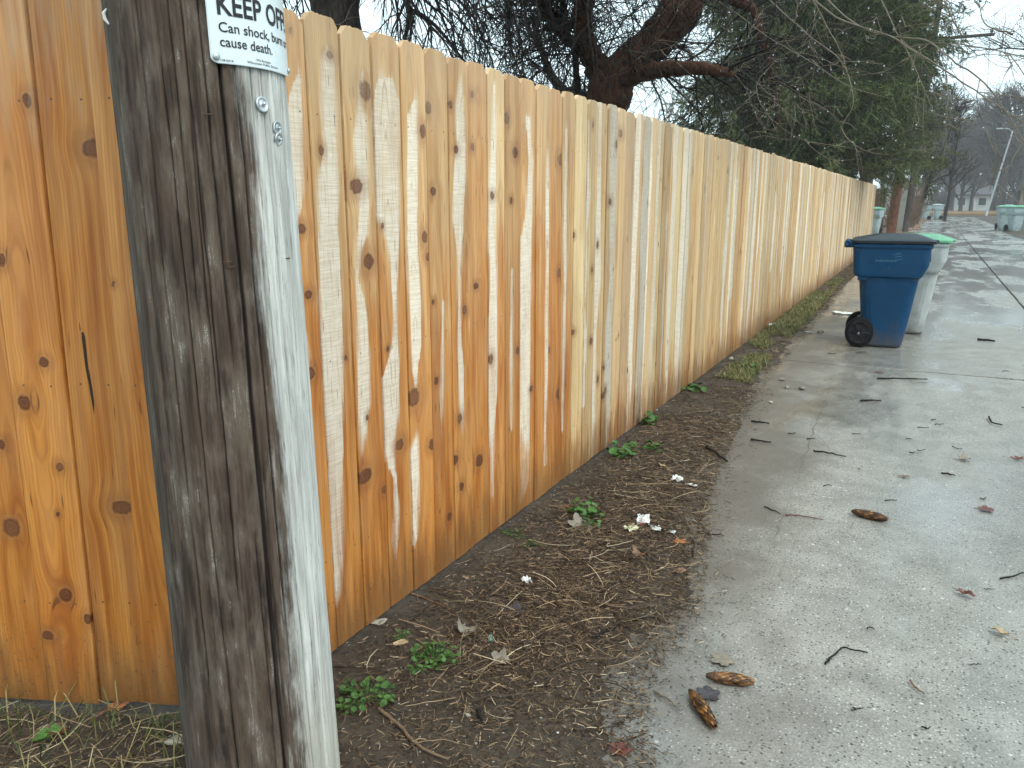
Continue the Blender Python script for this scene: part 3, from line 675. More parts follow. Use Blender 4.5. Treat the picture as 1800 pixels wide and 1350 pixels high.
# ------------------------------------------------------------------ warning sign bent round the pole
pl, zl = pole_at(370, 108)[0], pole_at(400, 116)[1]
phr = 1.42; SR = float(pole_r(zl)+.005); SW = (phr-pl)*SR; SH = .30
sg = tag(empty('warning_sign', pole_pt(pl, zl).ravel()), 'white warning sign reading KEEP OFF nailed around the foreground pole', 'sign')
SG0 = np.array(sg.location)
def sgn(s_, h_, off=0.0):
    s_ = np.asarray(s_, float); h_ = np.asarray(h_, float); ph_ = pl+s_/SR
    flat = np.maximum(ph_-1.05, 0)       # the far edge springs away from the pole
    return pole_pt(ph_, zl+h_, .005+off+flat**2*.10*.16)-SG0[None]
ns, nh, cr_ = 36, 16, .012
S = np.linspace(0, SW, ns); front = []; 
def row(h):
    ins = 0.0
    if h < cr_: ins = cr_-math.sqrt(max(cr_**2-(cr_-h)**2, 0))
    return np.linspace(ins, SW-ins, ns)
hs = np.concatenate([np.linspace(0, cr_, 7), np.linspace(cr_+.01, SH, nh)])
A = np.concatenate([sgn(row(h), np.full(ns, h), .0012) for h in hs]); B = np.concatenate([sgn(row(h), np.full(ns, h), -.0004) for h in hs])
mb = MB(); nV = len(A); q = grid_quads(len(hs), ns); i = np.arange(nV).reshape(len(hs), ns); lp = np.concatenate([i[0, :-1], i[:-1, -1], i[-1, :0:-1], i[:0:-1, 0]]); k = np.arange(len(lp))
mb.add(np.concatenate([A, B]), Q=np.concatenate([q, q[:, ::-1]+nV, np.stack([lp[k]+nV, lp[(k+1) % len(lp)]+nV, lp[(k+1) % len(lp)], lp[k]], 1)]))
mb.build('panel', M['signw'], sg, smooth=True)
def text_on_sign(txt, s0, h0, size, width, bold=.0, align='LEFT'):
    cu = bpy.data.curves.new('lettering', 'FONT'); cu.body = txt; cu.size = 1.0; cu.offset = bold; cu.resolution_u = 3
    to = bpy.data.objects.new('lettering', cu); C.objects.link(to); bpy.context.view_layer.update()
    me = bpy.data.meshes.new_from_object(to); bpy.data.objects.remove(to)
    bm = bmesh.new(); bm.from_mesh(me); bmesh.ops.triangulate(bm, faces=bm.faces[:])
    for _ in range(2):
        es = [e for e in bm.edges if e.calc_length() > .18]
        if es: bmesh.ops.subdivide_edges(bm, edges=es, cuts=1); bmesh.ops.triangulate(bm, faces=bm.faces[:])
    bm.to_mesh(me); bm.free()
    co = np.zeros(len(me.vertices)*3); me.vertices.foreach_get('co', co); co = co.reshape(-1, 3)
    x0, x1 = co[:, 0].min(), co[:, 0].max(); ky = size/.72
    s_ = (co[:, 0]-x0)/(x1-x0)*width + s0
    V = sgn(s_, h0+co[:, 1]*ky, .0021); me.vertices.foreach_set('co', V.astype(np.float32).ravel()); me.materials.append(M['ink'])
    me.update(); o = bpy.data.objects.new('lettering', me); C.objects.link(o); o.parent = sg; return o
def sgpix(u, v):
    ph_, z_ = pole_at(u, v); return (ph_-pl)*SR, z_-zl
# lines set from where they start on the sheet
s_k, h_k = sgpix(380, 27); text_on_sign('KEEP OFF!', s_k, h_k, .036, SW*.955-s_k, .022)
s_c, h_c = sgpix(382, 58); text_on_sign('Can shock, burn or', s_c, h_c, .0168, SW*.975-s_c, .010)
s_d, h_d = sgpix(386, 83); text_on_sign('cause death.', s_d, h_d, .0168, sgpix(474, 95)[0]-s_d, .010)
text_on_sign('138-0418', sgpix(386, 107)[0], h_d-.0245, .0036, .022, .008)
s_w = sgpix(447, 104)[0]; text_on_sign('We Energies', s_w, h_d-.0165, .0040, .036, .008); text_on_sign('Wisconsin Public Service', s_w-.020, h_d-.0225, .0040, .078, .008)
def sign_nail(s_, h_, r):
    c0 = sgn(np.array([s_]), np.array([h_]), .002)[0]; ph_ = pl+s_/SR; a = tocam+ph_; N_ = np.array([math.cos(a), math.sin(a), 0]); T_ = np.array([-math.sin(a), math.cos(a), 0]); t = np.arange(16)*2*PI/16
    rg = lambda rad, hh: c0[None]+N_*hh+rad*(np.cos(t)[:, None]*T_+np.sin(t)[:, None]*np.array([0, 0, 1.0]))
    m = MB(); m.loft([rg(r, -.001), rg(r, .002), rg(r*.7, .0032), rg(.0001, .0036)]); m.build('nail_head', M['galv'], sg, smooth=True)
sign_nail(.0095, .011, .0062); sign_nail(SW-.008, .012, .005)
# ------------------------------------------------------------------ wheeled carts
def rrect(xb, xf, hw, z, r=.06, n=5, dz=0.0):
    out = []
    for cx, cy, a0 in ((xf-r, hw-r, 0), (xb+r, hw-r, PI/2), (xb+r, -hw+r, PI), (xf-r, -hw+r, 1.5*PI)):
        for k in range(n):
            a = a0+PI/2*k/(n-1); x = cx+r*math.cos(a); out.append((x, cy+r*math.sin(a), z+dz*x))
    return np.array(out)
M['tyre'] = plain('black_tyre', (.008, .008, .009), .75, .3, 30, bump=.2, spec=.15)
M['hub'] = plain('black_plastic_hub', (.010, .010, .012), .55, .2, 30, spec=.2)
def cart(name, loc, rz, body, lid, label, group=None, logo=None, slots=False, s=1.0, open_lid=0.0):
    """front is local +x, the wheels and handle are at -x; 1.08 m tall"""
    t = tag(empty(name, loc, rz), label, 'trash cart', group); t.scale = (.88*s, .90*s, s)
    m = MB()
    m.loft([rrect(-.155, .235, .200, .012, .09), rrect(-.165, .250, .212, .03, .095), rrect(-.200, .300, .240, .33, .105), rrect(-.245, .345, .268, .655, .115),
            rrect(-.250, .352, .270, .675, .06), rrect(-.300, .365, .300, .690, .065), rrect(-.312, .378, .305, .712, .065), rrect(-.320, .422, .312, .800, .065), rrect(-.335, .428, .318, .955, .07),
            rrect(-.352, .440, .330, .960, .07), rrect(-.356, .444, .334, .972, .07), rrect(-.356, .444, .334, .992, .07), rrect(-.340, .428, .318, 1.000, .07), rrect(-.325, .412, .303, .985, .07)])
    b = m.build('body', body, t, smooth=False)
    # side grip recess below the collar and foot step over the axle
    m = MB(); m.box((-.262, -.285, .645), (-.155, .285, .688), .012); m.build('collar_step', body, b)
    m = MB(); m.loft([rrect(-.245, -.150, .175, .05, .02, 3), rrect(-.255, -.150, .175, .20, .02, 3), rrect(-.215, -.150, .165, .27, .02, 3)]); m.build('axle_housing', body, t)
    # lid: shallow hipped cover with a front lip, hinged on the handle side
    m = MB()
    m.loft([rrect(-.345, .466, .344, 1.001, .06), rrect(-.350, .470, .350, 1.006, .06), rrect(-.350, .470, .350, 1.026, .06), rrect(-.315, .435, .315, 1.040, .06), rrect(-.08, .30, .16, 1.083, .05), rrect(-.05, .27, .13, 1.085, .05)])
    l = m.build('lid', lid, t); 
    m = MB(); m.box((.43, -.09, 1.004), (.505, .09, 1.030), .008); m.build('lid_grip', lid, l)
    m = MB()
    for sgn_ in (-1, 1): m.box((-.425, sgn_*.24-.03, .955), (-.335, sgn_*.24+.03, 1.015), .01)
    m.build('hinge_bracket', body, t)
    m = MB(); m.tubes(np.array([(-.395, y, 1.0) for y in np.linspace(-.30, .30, 9)]), np.full(9, .021), 10, True); m.build('handle', body, t, smooth=True)
    m = MB(); m.tubes(np.array([(-.195, y, .145) for y in (-.30, -.1, .1, .30)]), np.full(4, .011), 8, True); m.build('axle', M['galv'], t, smooth=True)
    for y, sd in ((-.262, -1), (.262, 1)):
        m = MB(); m.lathe([(.060, -.030), (.125, -.034), (.142, -.026), (.147, -.010), (.147, .010), (.142, .026), (.125, .034), (.060, .030)], 36, (-.195, y, .147), 'y'); w = m.build('wheel', M['tyre'], t, smooth=True)
        m = MB(); m.lathe([(.012, .033*sd), (.014, .047*sd), (.040, .043*sd), (.056, .036*sd), (.096, .034*sd), (.104, .041*sd), (.112, .038*sd), (.114, .030*sd)], 36, (-.195, y, .147), 'y'); m.build('rim', M['hub'], w, smooth=True)
        for kk in range(6):
            a = kk*PI/3; m = MB(); dx, dz = math.cos(a), math.sin(a); m.tubes(np.array([(-.195+dx*.03, y+.041*sd, .147+dz*.03), (-.195+dx*.105, y+.037*sd, .147+dz*.105)]), np.full(2, .007), 5, True); m.build('spoke', M['hub'], w)
    if slots:
        for y in (-.335, .335):
            for x in (.20, .26):
                m = MB(); m.box((x-.008, y*.93-.004, .80), (x+.008, y*.93+.004, .90), .003); m.build('slot', M['hub'], t)
    if logo is not None:
        # faded moulded mark: three swept bars over a line of worn lettering
        m = MB(); y = -.3165
        for q in range(3):
            zc = .845+q*.026; xs_ = np.linspace(.085, .16, 8); pts = np.array([(x-.01*q, y-.003-.004*(zc-.7)/.25*0, zc+.018*((x-.085)/.075)**2+.006*math.sin((x-.085)*40)) for x in xs_]); m.tubes(pts, np.full(8, .0036), 5, True)
        m.build('emblem', logo, t)
        m = MB()
        for q in range(11): m.box((-.10+q*.0185, y-.003, .833), (-.10+q*.0185+.012, y+.004, .833+.016-.004*(q % 3 == 1)))
        m.build('worn_lettering', logo, t)
    return t
M['blue'] = cart_material('dark_blue_plastic', (.0008, .043, .112), .48, .22)
M['bluelid'] = cart_material('charcoal_lid_plastic', (.010, .015, .022), .42, .3)
M['grey'] = cart_material('grey_cart_plastic', (.38, .41, .40), .45, .35)
M['grey2'] = cart_material('bluish_grey_cart_plastic', (.33, .41, .42), .45, .35)
M['green'] = cart_material('green_lid_plastic', (.12, .34, .20), .4, .35)
M['logo'] = plain('faded_mark', (.03, .13, .21), .5, .3, 40)
bp = gp(1552, 611, CZT)
cart('trash_cart', (1.145, 8.60, CZT), math.radians(4), M['blue'], M['bluelid'], 'dark blue wheeled cart with black lid standing on the concrete', logo=M['logo'])
cart('trash_cart', (1.33, 9.62, CZT), math.radians(-3), M['grey'], M['green'], 'light grey wheeled cart with green lid right behind the blue cart', slots=True, s=.97)
pb = gp(1547, 412); cart('trash_cart', (-.62, 37.5, -.03), math.radians(-100), M['grey2'], M['green'], 'pale grey cart with green lid past the far end of the cedar fence', slots=True, s=1.08)
cart('trash_cart', (1.15, 70.5, CZT), math.radians(185), M['grey2'], M['hub'], 'distant pale grey cart with dark lid at the left alley edge', s=1.1)
cart('trash_cart', (1.95, 71.5, CZT), math.radians(190), M['grey2'], M['grey2'], 'distant all-grey cart right beside the dark-lidded one at left alley edge', s=1.1)
cart('trash_cart', (4.95, 44.0, CZT+.02), math.radians(-65), M['grey2'], M['green'], 'grey cart with green lid, nearest on the right side of the alley', s=1.1)
cart('trash_cart', (4.65, 46.0, CZT+.02), math.radians(-80), M['grey2'], M['green'], 'grey cart with green lid tucked behind the nearest right-hand cart', s=1.1)
cart('trash_cart', (5.25, 52.5, CZT+.02), math.radians(-95), M['grey2'], M['grey2'], 'grey cart with matching grey lid, farthest of the right-hand carts', s=1.1)
cart('trash_cart', (6.15, 45.5, CZT+.02), math.radians(-70), M['grey2'], M['green'], 'grey cart at the very right frame edge beside the nearest right-hand cart', s=1.1)

# ------------------------------------------------------------------ trees: branches grown level by level
def grow(base, dirs, length, K, rng, wander=.15, droop=0.0, up_=0.0):
    """base (N,3), dirs (N,3), length (N,) -> (N,K,3)"""
    N = len(base); d = dirs/ (np.linalg.norm(dirs, axis=1, keepdims=True)+1e-9); P = np.zeros((N, K, 3)); P[:, 0] = base; st = (np.asarray(length)/(K-1))[:, None]
    for k in range(1, K):
        P[:, k] = P[:, k-1]+d*st
        d = d+rng.normal(0, wander, (N, 3)); d[:, 2] += up_-droop; d /= np.linalg.norm(d, axis=1, keepdims=True)+1e-9
    return P
def spawn(P, cnt, rng, t0=.15, t1=1.0, spread=1.0):
    """children at random stations along parents: returns base, dir, parent index, t"""
    N, K, _ = P.shape; idx = np.repeat(np.arange(N), cnt); t = rng.uniform(t0, t1, len(idx))*(K-1); a = np.minimum(t.astype(int), K-2); f = (t-a)[:, None]
    B = P[idx, a]*(1-f)+P[idx, a+1]*f; T = P[idx, a+1]-P[idx, a]; T /= np.linalg.norm(T, axis=1, keepdims=True)+1e-9
    r = rng.normal(0, 1, (len(idx), 3)); r -= (r*T).sum(1, keepdims=True)*T; r /= np.linalg.norm(r, axis=1, keepdims=True)+1e-9
    return B, T+r*spread, idx, t/(K-1)
def taper(N, K, r0, r1): return np.asarray(r0).reshape(-1, 1)*np.linspace(1, 0, K)[None]+np.asarray(r1).reshape(-1, 1)*np.linspace(0, 1, K)[None]+np.zeros((N, 1))
def limb(tree, pts, radii, mat, name='limb', n=9, k=4, wob=.02, seed=0):
    P = smoothline(pts, k); r = np.interp(np.linspace(0, 1, len(P)), np.linspace(0, 1, len(radii)), radii)
    rr_ = np.random.default_rng(seed); P[1:-1] += rr_.normal(0, wob, (len(P)-2, 3))*np.minimum(r[1:-1, None]*3, 1); r = r*rr_.uniform(.93, 1.08, len(r))
    m = MB(); m.tubes(P, r, n, True); L = np.array(tree.location); m.V = [v-L[None] for v in m.V]
    m.build(name, mat, tree, smooth=True); return P
def finish(tree, m, name, mat, smooth=False, kind=None):
    L = np.array(tree.location); m.V = [v-L[None] for v in m.V]; o = m.build(name, mat, tree, smooth=smooth)
    if kind: o['kind'] = kind
    return o

def prune(P):
    """keeps the branches that do not cover the fence as seen from the camera"""
    f = np.clip((0-CAM[0])/np.minimum(P[..., 0]-CAM[0], -1e-3), 0, 50); zh = CAM[2]+(P[..., 2]-CAM[2])*f; yh = P[..., 1]*f  # cast from the camera through each branch point onto the fence plane
    bad = (P[..., 0] > -.05) & (P[..., 0] < 1.3) & (zh < 1.90) & (yh < 27.5); return ~bad.any(1)
# ---- big forked bare tree behind the fence
YT = 8.2
fb = yp(1064, 480, YT); fb[2] = -.05
ft = tag(empty('bare_tree', fb), 'big reddish-barked tree forking just above the fence with bare twigs', 'tree')
q = lambda u, v, dY=0.0: yp(u, v, YT+dY)
limb(ft, [fb, q(1064, 300), q(1064, 205), q(1070, 165), q(1082, 120)], [.24, .215, .20, .225, .24], M['bark_red'], 'trunk', 14, wob=.012, seed=1)
L1 = limb(ft, [q(1074, 150), q(1105, 115, .1), q(1150, 75, .2), q(1190, 25, .3), q(1218, -40, .5), q(1240, -140, .8), q(1290, -300, 1.2)], [.20, .20, .19, .215, .20, .17, .10], M['bark_red'], n=14, wob=.015, seed=2)
L2 = limb(ft, [q(1066, 150), q(1045, 110), q(1030, 75, -.2), q(1024, 30, -.4), q(1035, -30, -.5), q(1050, -160, -.6)], [.15, .12, .10, .09, .085, .06], M['bark_red'], n=10, seed=3)
L3 = limb(ft, [q(1080, 142), q(1125, 130, -.2), q(1170, 121, -.5), q(1215, 119, -.8), q(1262, 124, -1.0), q(1292, 132, -1.1)], [.10, .085, .075, .062, .05, .018], M['bark_red'], n=10, seed=4)
L4 = limb(ft, [q(1058, 185), q(1030, 172, .2), q(1000, 165, .4), q(975, 140, .6), q(958, 105, .8), q(940, 40, 1.0)], [.09, .075, .06, .05, .04, .025], M['bark_dark'], n=8, seed=5)
L5 = limb(ft, [q(1022, 82), q(1000, 70, -.2), q(985, 55, -.3), q(966, 30, -.4), q(945, -10, -.5), q(925, -80, -.6)], [.065, .06, .055, .055, .05, .035], M['bark_red'], n=8, seed=6)
L6 = limb(ft, [q(1010, 80), q(1012, 110, -.1), q(1014, 135, -.1), q(1018, 165, 0), q(1028, 185, 0)], [.03, .035, .035, .04, .05], M['bark_dark'], n=8, seed=7)
L7 = limb(ft, [q(1235, -30, .5), q(1290, 2, .3), q(1325, 18, .2), q(1338, 60, .1), q(1352, 112, 0), q(1362, 170, 0), q(1372, 235, 0)], [.07, .05, .045, .040, .03, .022, .008], M['bark_red'], n=8, seed=8)
L8 = limb(ft, [q(1000, 72, -.2), q(994, 30, -.3), q(985, -20, -.4), q(980, -90, -.5)], [.04, .035, .03, .02], M['bark_grey'], n=7, seed=9)
rng = np.random.default_rng(21)
m = MB()
def resamp(P, K=10): t = np.linspace(0, len(P)-1, K); a = np.minimum(t.astype(int), len(P)-2); f = (t-a)[:, None]; return P[a]*(1-f)+P[a+1]*f
main = np.stack([resamp(P) for P in (L1, L2, L3, L4, L5, L7, L8)])
B, D, _, _ = spawn(main, 26, rng, .1, 1.0, 1.0); D[:, 2] += .1
T1 = grow(B, D, rng.uniform(.4, 1.2, len(B)), 7, rng, .22, .10); T1 = T1[prune(T1)]; B = T1; m.tubes(T1, taper(len(B), 7, rng.uniform(.008, .016, len(B)), .003), 4)
B, D, _, _ = spawn(T1, 7, rng, .2, 1.0, .9); T2 = grow(B, D, rng.uniform(.2, .6, len(B)), 5, rng, .2, .14); T2 = T2[prune(T2)]; B = T2; m.tubes(T2, taper(len(B), 5, rng.uniform(.0035, .006, len(B)), .0018), 3)
B, D, _, _ = spawn(T2, 2, rng, .2, 1.0, .8); T3 = grow(B, D, rng.uniform(.1, .35, len(B)), 4, rng, .2, .1); T3 = T3[prune(T3)]; B = T3; m.tubes(T3, taper(len(B), 4, np.full(len(B), .003), .0015), 3)
# shock of upright and hanging shoots inside the fork
fk = np.stack([resamp(P) for P in (L2, L5, L1[:12])]); B, D, _, _ = spawn(fk, 110, rng, .0, .95, 1.2)
T1 = grow(B, D, rng.uniform(.25, .75, len(B)), 6, rng, .25, .16); m.tubes(T1, taper(len(B), 6, rng.uniform(.004, .009, len(B)), .002), 3)
finish(ft, m, 'twigs', M['twig_dark'], kind='stuff')
# pale wet shoots that arch out over the alley: each one traced, with its own distance
SH_ = [([(1045, 190, 0), (1052, 140, -.1), (1068, 138, -.2), (1110, 112, -.4), (1150, 75, -.6), (1185, 30, -.8), (1198, -10, -.9)], .010),
       ([(1090, 85, -.5), (1130, 92, -.8), (1180, 82, -1.0), (1225, 55, -1.2)], .006), ([(1292, 128, -1.1), (1330, 100, -1.3), (1372, 80, -1.5), (1400, 30, -1.6), (1415, -5, -1.7)], .009),
       ([(1290, 130, -1.1), (1310, 75, -1.2), (1325, 40, -1.2), (1330, 20, -1.2)], .007), ([(1292, 132, -1.1), (1320, 160, -1.3), (1365, 175, -1.6), (1400, 182, -1.8)], .006),
       ([(1240, -10, .2), (1290, 20, -.5), (1350, 65, -1.2), (1420, 105, -2), (1490, 150, -2.5), (1560, 172, -3)], .008),
       ([(1330, -20, -1), (1420, 60, -1.6), (1480, 110, -2), (1500, 180, -2.2), (1480, 225, -2.2), (1510, 260, -2.3), (1560, 272, -2.4), (1600, 262, -2.5)], .009),
       ([(1400, -30, -2), (1470, 30, -2.4), (1560, 62, -2.8), (1640, 110, -3.2), (1700, 150, -3.5), (1760, 190, -3.8), (1830, 235, -4)], .012),
       ([(1425, -30, -2), (1500, 40, -2.4), (1570, 65, -2.8), (1625, 70, -3.2), (1680, 110, -3.5), (1730, 145, -3.8), (1770, 200, -4), (1830, 300, -4.3)], .012),
       ([(1590, 85, -2.8), (1650, 76, -3.2), (1720, 83, -3.6), (1790, 98, -4), (1850, 110, -4.2)], .009), ([(1540, -20, -2.5), (1575, 55, -2.8), (1600, 100, -3), (1625, 160, -3.1), (1650, 215, -3.2)], .008),
       ([(1420, -20, -2), (1450, 40, -2.1), (1480, 95, -2.2), (1490, 130, -2.3)], .008), ([(1330, 130, -1.5), (1380, 95, -1.7), (1430, 98, -1.9), (1480, 118, -2.1), (1530, 128, -2.3)], .006),
       ([(1360, 110, -1.5), (1330, 150, -1.6), (1345, 195, -1.7), (1390, 235, -1.8), (1450, 258, -1.9)], .006), ([(1160, 122, -.6), (1170, 150, -.7), (1195, 165, -.8), (1260, 178, -1.0), (1310, 165, -1.1)], .007),
       ([(1169, 152, -.7), (1150, 180, -.6), (1125, 200, -.5)], .008), ([(1182, 160, -.8), (1180, 195, -.8), (1172, 225, -.8)], .007), ([(860, 85, -1), (910, 86, -.8), (960, 84, -.5), (1010, 82, -.2)], .010),
       ([(540, 30, -2.2), (620, 50, -2), (700, 72, -1.8), (790, 88, -1.4), (860, 85, -1)], .009), ([(1255, 60, -.9), (1270, 100, -1), (1310, 130, -1.2), (1360, 160, -1.4), (1430, 172, -1.7)], .005),
       ([(1260, 178, -1), (1290, 215, -1.2), (1320, 245, -1.4)], .005), ([(1440, 110, -2), (1405, 150, -1.9), (1380, 200, -1.8)], .005), ([(1690, 62, -3.4), (1668, 20, -3.3), (1655, -20, -3.2)], .009), ([(1780, 60, -4), (1730, 40, -3.8), (1720, -20, -3.7)], .008)]
rr_ = np.random.default_rng(8)
allsh = []
for pts, r in SH_:
    P = limb(ft, [q(u, v, d) for u, v, d in pts], [r*.46, r*.36, r*.18], M['twig_tan'], 'shoot', 6, 5, .12, int(rr_.integers(999))); allsh.append(resamp(P))
m = MB(); A = np.stack(allsh); B, D, _, _ = spawn(A, 6, rng, .1, 1, .8); T1 = grow(B, D, rng.uniform(.12, .45, len(B)), 6, rng, .15, .0); T1 = T1[prune(T1)]; B = T1; m.tubes(T1, taper(len(B), 6, rng.uniform(.0022, .0034, len(B)), .0012), 3)
B, D, _, _ = spawn(T1, 3, rng, .2, 1, .8); T2 = grow(B, D, rng.uniform(.08, .25, len(B)), 4, rng, .2, .0); T2 = T2[prune(T2)]; B = T2; m.tubes(T2, taper(len(B), 4, np.full(len(B), .002), .0011), 3)
finish(ft, m, 'fine_shoots', M['twig_tan'], kind='stuff')
# raindrops hanging from the shoots
g_ = G('water_drop'); M['drop'] = g_.set(Base_Color=(.9, .95, .97), Roughness=.03, Transmission_Weight=.85, IOR=1.33)
m = MB(); ps = np.concatenate([T2[:, 3], T1[:, 4], A.reshape(-1, 3)]); ps = ps[rng.permutation(len(ps))[:200]]
oct_ = np.array([(1, 0, 0), (-1, 0, 0), (0, 1, 0), (0, -1, 0), (0, 0, 1), (0, 0, -1)], float); of = np.array([(0, 2, 4), (2, 1, 4), (1, 3, 4), (3, 0, 4), (2, 0, 5), (1, 2, 5), (3, 1, 5), (0, 3, 5)])
Vd = (ps[:, None, :]+oct_[None]*rng.uniform(.0035, .0062, (len(ps), 1, 1))*np.array([1, 1, 1.25])-np.array([0, 0, .010])); m.add(Vd.reshape(-1, 3), T=(of[None]+np.arange(len(ps))[:, None, None]*6).reshape(-1, 3))
finish(ft, m, 'raindrops', M['drop'], True, 'stuff')

# ---- dark weeping tree whose trunk stands behind the near boards
YW = 6.6
wb_ = yp(596, 500, YW); wb_[2] = -.05; wt = tag(empty('bare_tree', wb_), 'dark weeping tree with hanging black twigs behind the nearest fence boards', 'tree')
w = lambda u, v, dY=0.0: yp(u, v, YW+dY)
TR = limb(wt, [wb_, w(594, 200), w(592, 40), w(590, -60), w(600, -300), w(620, -600)], [.32, .27, .25, .24, .20, .12], M['bark_dark'], 'trunk', 14, wob=.01, seed=11)
rng = np.random.default_rng(31); heads = []
for k_, (u0, v0, u1, v1, dY) in enumerate([(592, -40, 720, -120, .2), (595, -90, 830, -170, .6), (596, -150, 930, -150, 1.0), (590, -60, 500, -120, .0), (600, -200, 1000, -260, 1.4), (592, 10, 700, -30, .6), (598, -250, 800, -330, -.6), (592, -20, 860, -60, 1.5)]):
    um, vm = (u0+u1)/2, (v0+v1)/2-70; heads.append(resamp(limb(wt, [w(u0, v0), w(um, vm, dY/2), w(u1, v1, dY), w(u1+(u1-u0)*.25, v1+70, dY)], [.10, .075, .05, .02], M['bark_dark'], 'limb', 8, 4, .03, 40+k_)))
H = np.stack(heads); m = MB()
B, D, _, _ = spawn(H, 16, rng, .12, 1, .9); D[:, 2] += .1; T1 = grow(B, D, rng.uniform(.9, 1.9, len(B)), 9, rng, .16, .22); m.tubes(T1, taper(len(B), 9, rng.uniform(.010, .022, len(B)), .004), 4)
B, D, _, _ = spawn(T1, 6, rng, .1, 1, .9); T2 = grow(B, D, rng.uniform(.35, 1.0, len(B)), 7, rng, .17, .20); m.tubes(T2, taper(len(B), 7, rng.uniform(.005, .010, len(B)), .003), 3)
B, D, _, _ = spawn(T2, 3, rng, .1, 1, .8); T3 = grow(B, D, rng.uniform(.12, .45, len(B)), 5, rng, .2, .12); m.tubes(T3, taper(len(B), 5, np.full(len(B), .0045), .002), 3)
finish(wt, m, 'twigs', M['twig_dark'], kind='stuff')

# ---- spruces
def spruce(name, label, base, height, rad, z0, seed, mat, dens=1.0, lean=(0, 0), keep=None, trunk_r=.2, zmax=14.0):
    t = tag(empty(name, base), label, 'tree', 'spruces beyond the fence'); rng = np.random.default_rng(seed); b = np.array(base, float)
    limb(t, [b, b+np.array([lean[0]*.5, lean[1]*.5, height*.5]), b+np.array([lean[0], lean[1], height])], [trunk_r, trunk_r*.65, .03], M['bark_grey'], 'trunk', 12, 5, .01, seed)
    n1 = int(120*dens); z = z0+(min(zmax, height*.96)-z0)*rng.random(n1)**1.15; fr = np.clip((height-z)/(height-z0), .04, 1)
    a = rng.uniform(0, 2*PI, n1); ln = rad*fr**.8*rng.uniform(.7, 1.1, n1); B = b[None]+np.stack([lean[0]*z/height, lean[1]*z/height, z], 1); D = np.stack([np.cos(a), np.sin(a), rng.uniform(-.25, .15, n1)], 1)
    P1 = grow(B, D, ln, 9, rng, .06, .03); P1[:, -3:, 2] += np.array([0, .03, .09])[None]*ln[:, None]; kp = prune(P1); P1 = P1[kp]; ln = ln[kp]; n1 = len(P1)
    m = MB(); m.tubes(P1, taper(n1, 9, .018+.012*ln, .006), 5)
    B, D, _, _ = spawn(P1, int(17*dens), rng, .22, 1.0, .9); D[:, 2] -= .35; P2 = grow(B, D, rng.uniform(.35, .95, len(B)), 6, rng, .10, .20); P2 = P2[prune(P2)]; B = P2; m.tubes(P2, taper(len(B), 6, .008, .003), 3)
    finish(t, m, 'branches', M['bark_grey'])
    B, D, _, _ = spawn(P2, 6, rng, .1, 1.0, .9); D[:, 2] -= .1; P3 = grow(B, D, rng.uniform(.14, .36, len(B)), 4, rng, .12, .12); P3 = P3[prune(P3)]; B = P3
    # needle-clad twiglets: each a thin three-sided leafy spray with barbs
    m = MB()
    tip = np.concatenate([P2[:, 2:].reshape(-1, 4, 3)[:, ::1].reshape(-1, 3)[:0]]) if 0 else None
    m.tubes(P3, taper(len(B), 4, .012, .004), 3)
    st, T_, _, _ = spawn(P3, 13, rng, .0, 1.0, 1.2); L_ = rng.uniform(.045, .11, len(st))[:, None]
    d = T_/np.linalg.norm(T_, axis=1, keepdims=True); sd = np.cross(d, rng.normal(0, 1, d.shape)); sd /= np.linalg.norm(sd, axis=1, keepdims=True)+1e-9
    V = np.stack([st-sd*.009, st+sd*.009, st+d*L_], 1); m.add(V.reshape(-1, 3), T=np.arange(len(st)*3).reshape(-1, 3))
    finish(t, m, 'foliage', mat, kind=None); return t
def sp_at(u, Y): P = yp(u, 354, Y); P[2] = -.03; return tuple(P)
spruce('spruce_tree', 'broad dark spruce overhanging the middle of the cedar fence', sp_at(1388, 19.5), 15, 2.9, 2.1, 61, M['needles'], 1.25, trunk_r=.24, zmax=7.5)
spruce('spruce_tree', 'tall spruce with bare grey lower trunk behind the fence end', sp_at(1478, 25.5), 17, 2.2, 3.0, 62, M['needles'], 1.0, trunk_r=.17, zmax=9.5)
spruce('spruce_tree', 'olive spruce hanging over the reddish pole at the fence end', sp_at(1519, 30.0), 19, 2.7, 2.7, 63, M['needles2'], .85, trunk_r=.22, zmax=11)
spruce('spruce_tree', 'slender spruce at the right edge of the evergreen row', sp_at(1582, 47.0), 17, 1.5, 4.4, 64, M['needles2'], .5, trunk_r=.10, zmax=13)
spruce('spruce_tree', 'spruce filling the gap behind the broad dark spruce', sp_at(1335, 27.0), 17, 2.3, 1.6, 65, M['needles'], .65, trunk_r=.2, zmax=9)
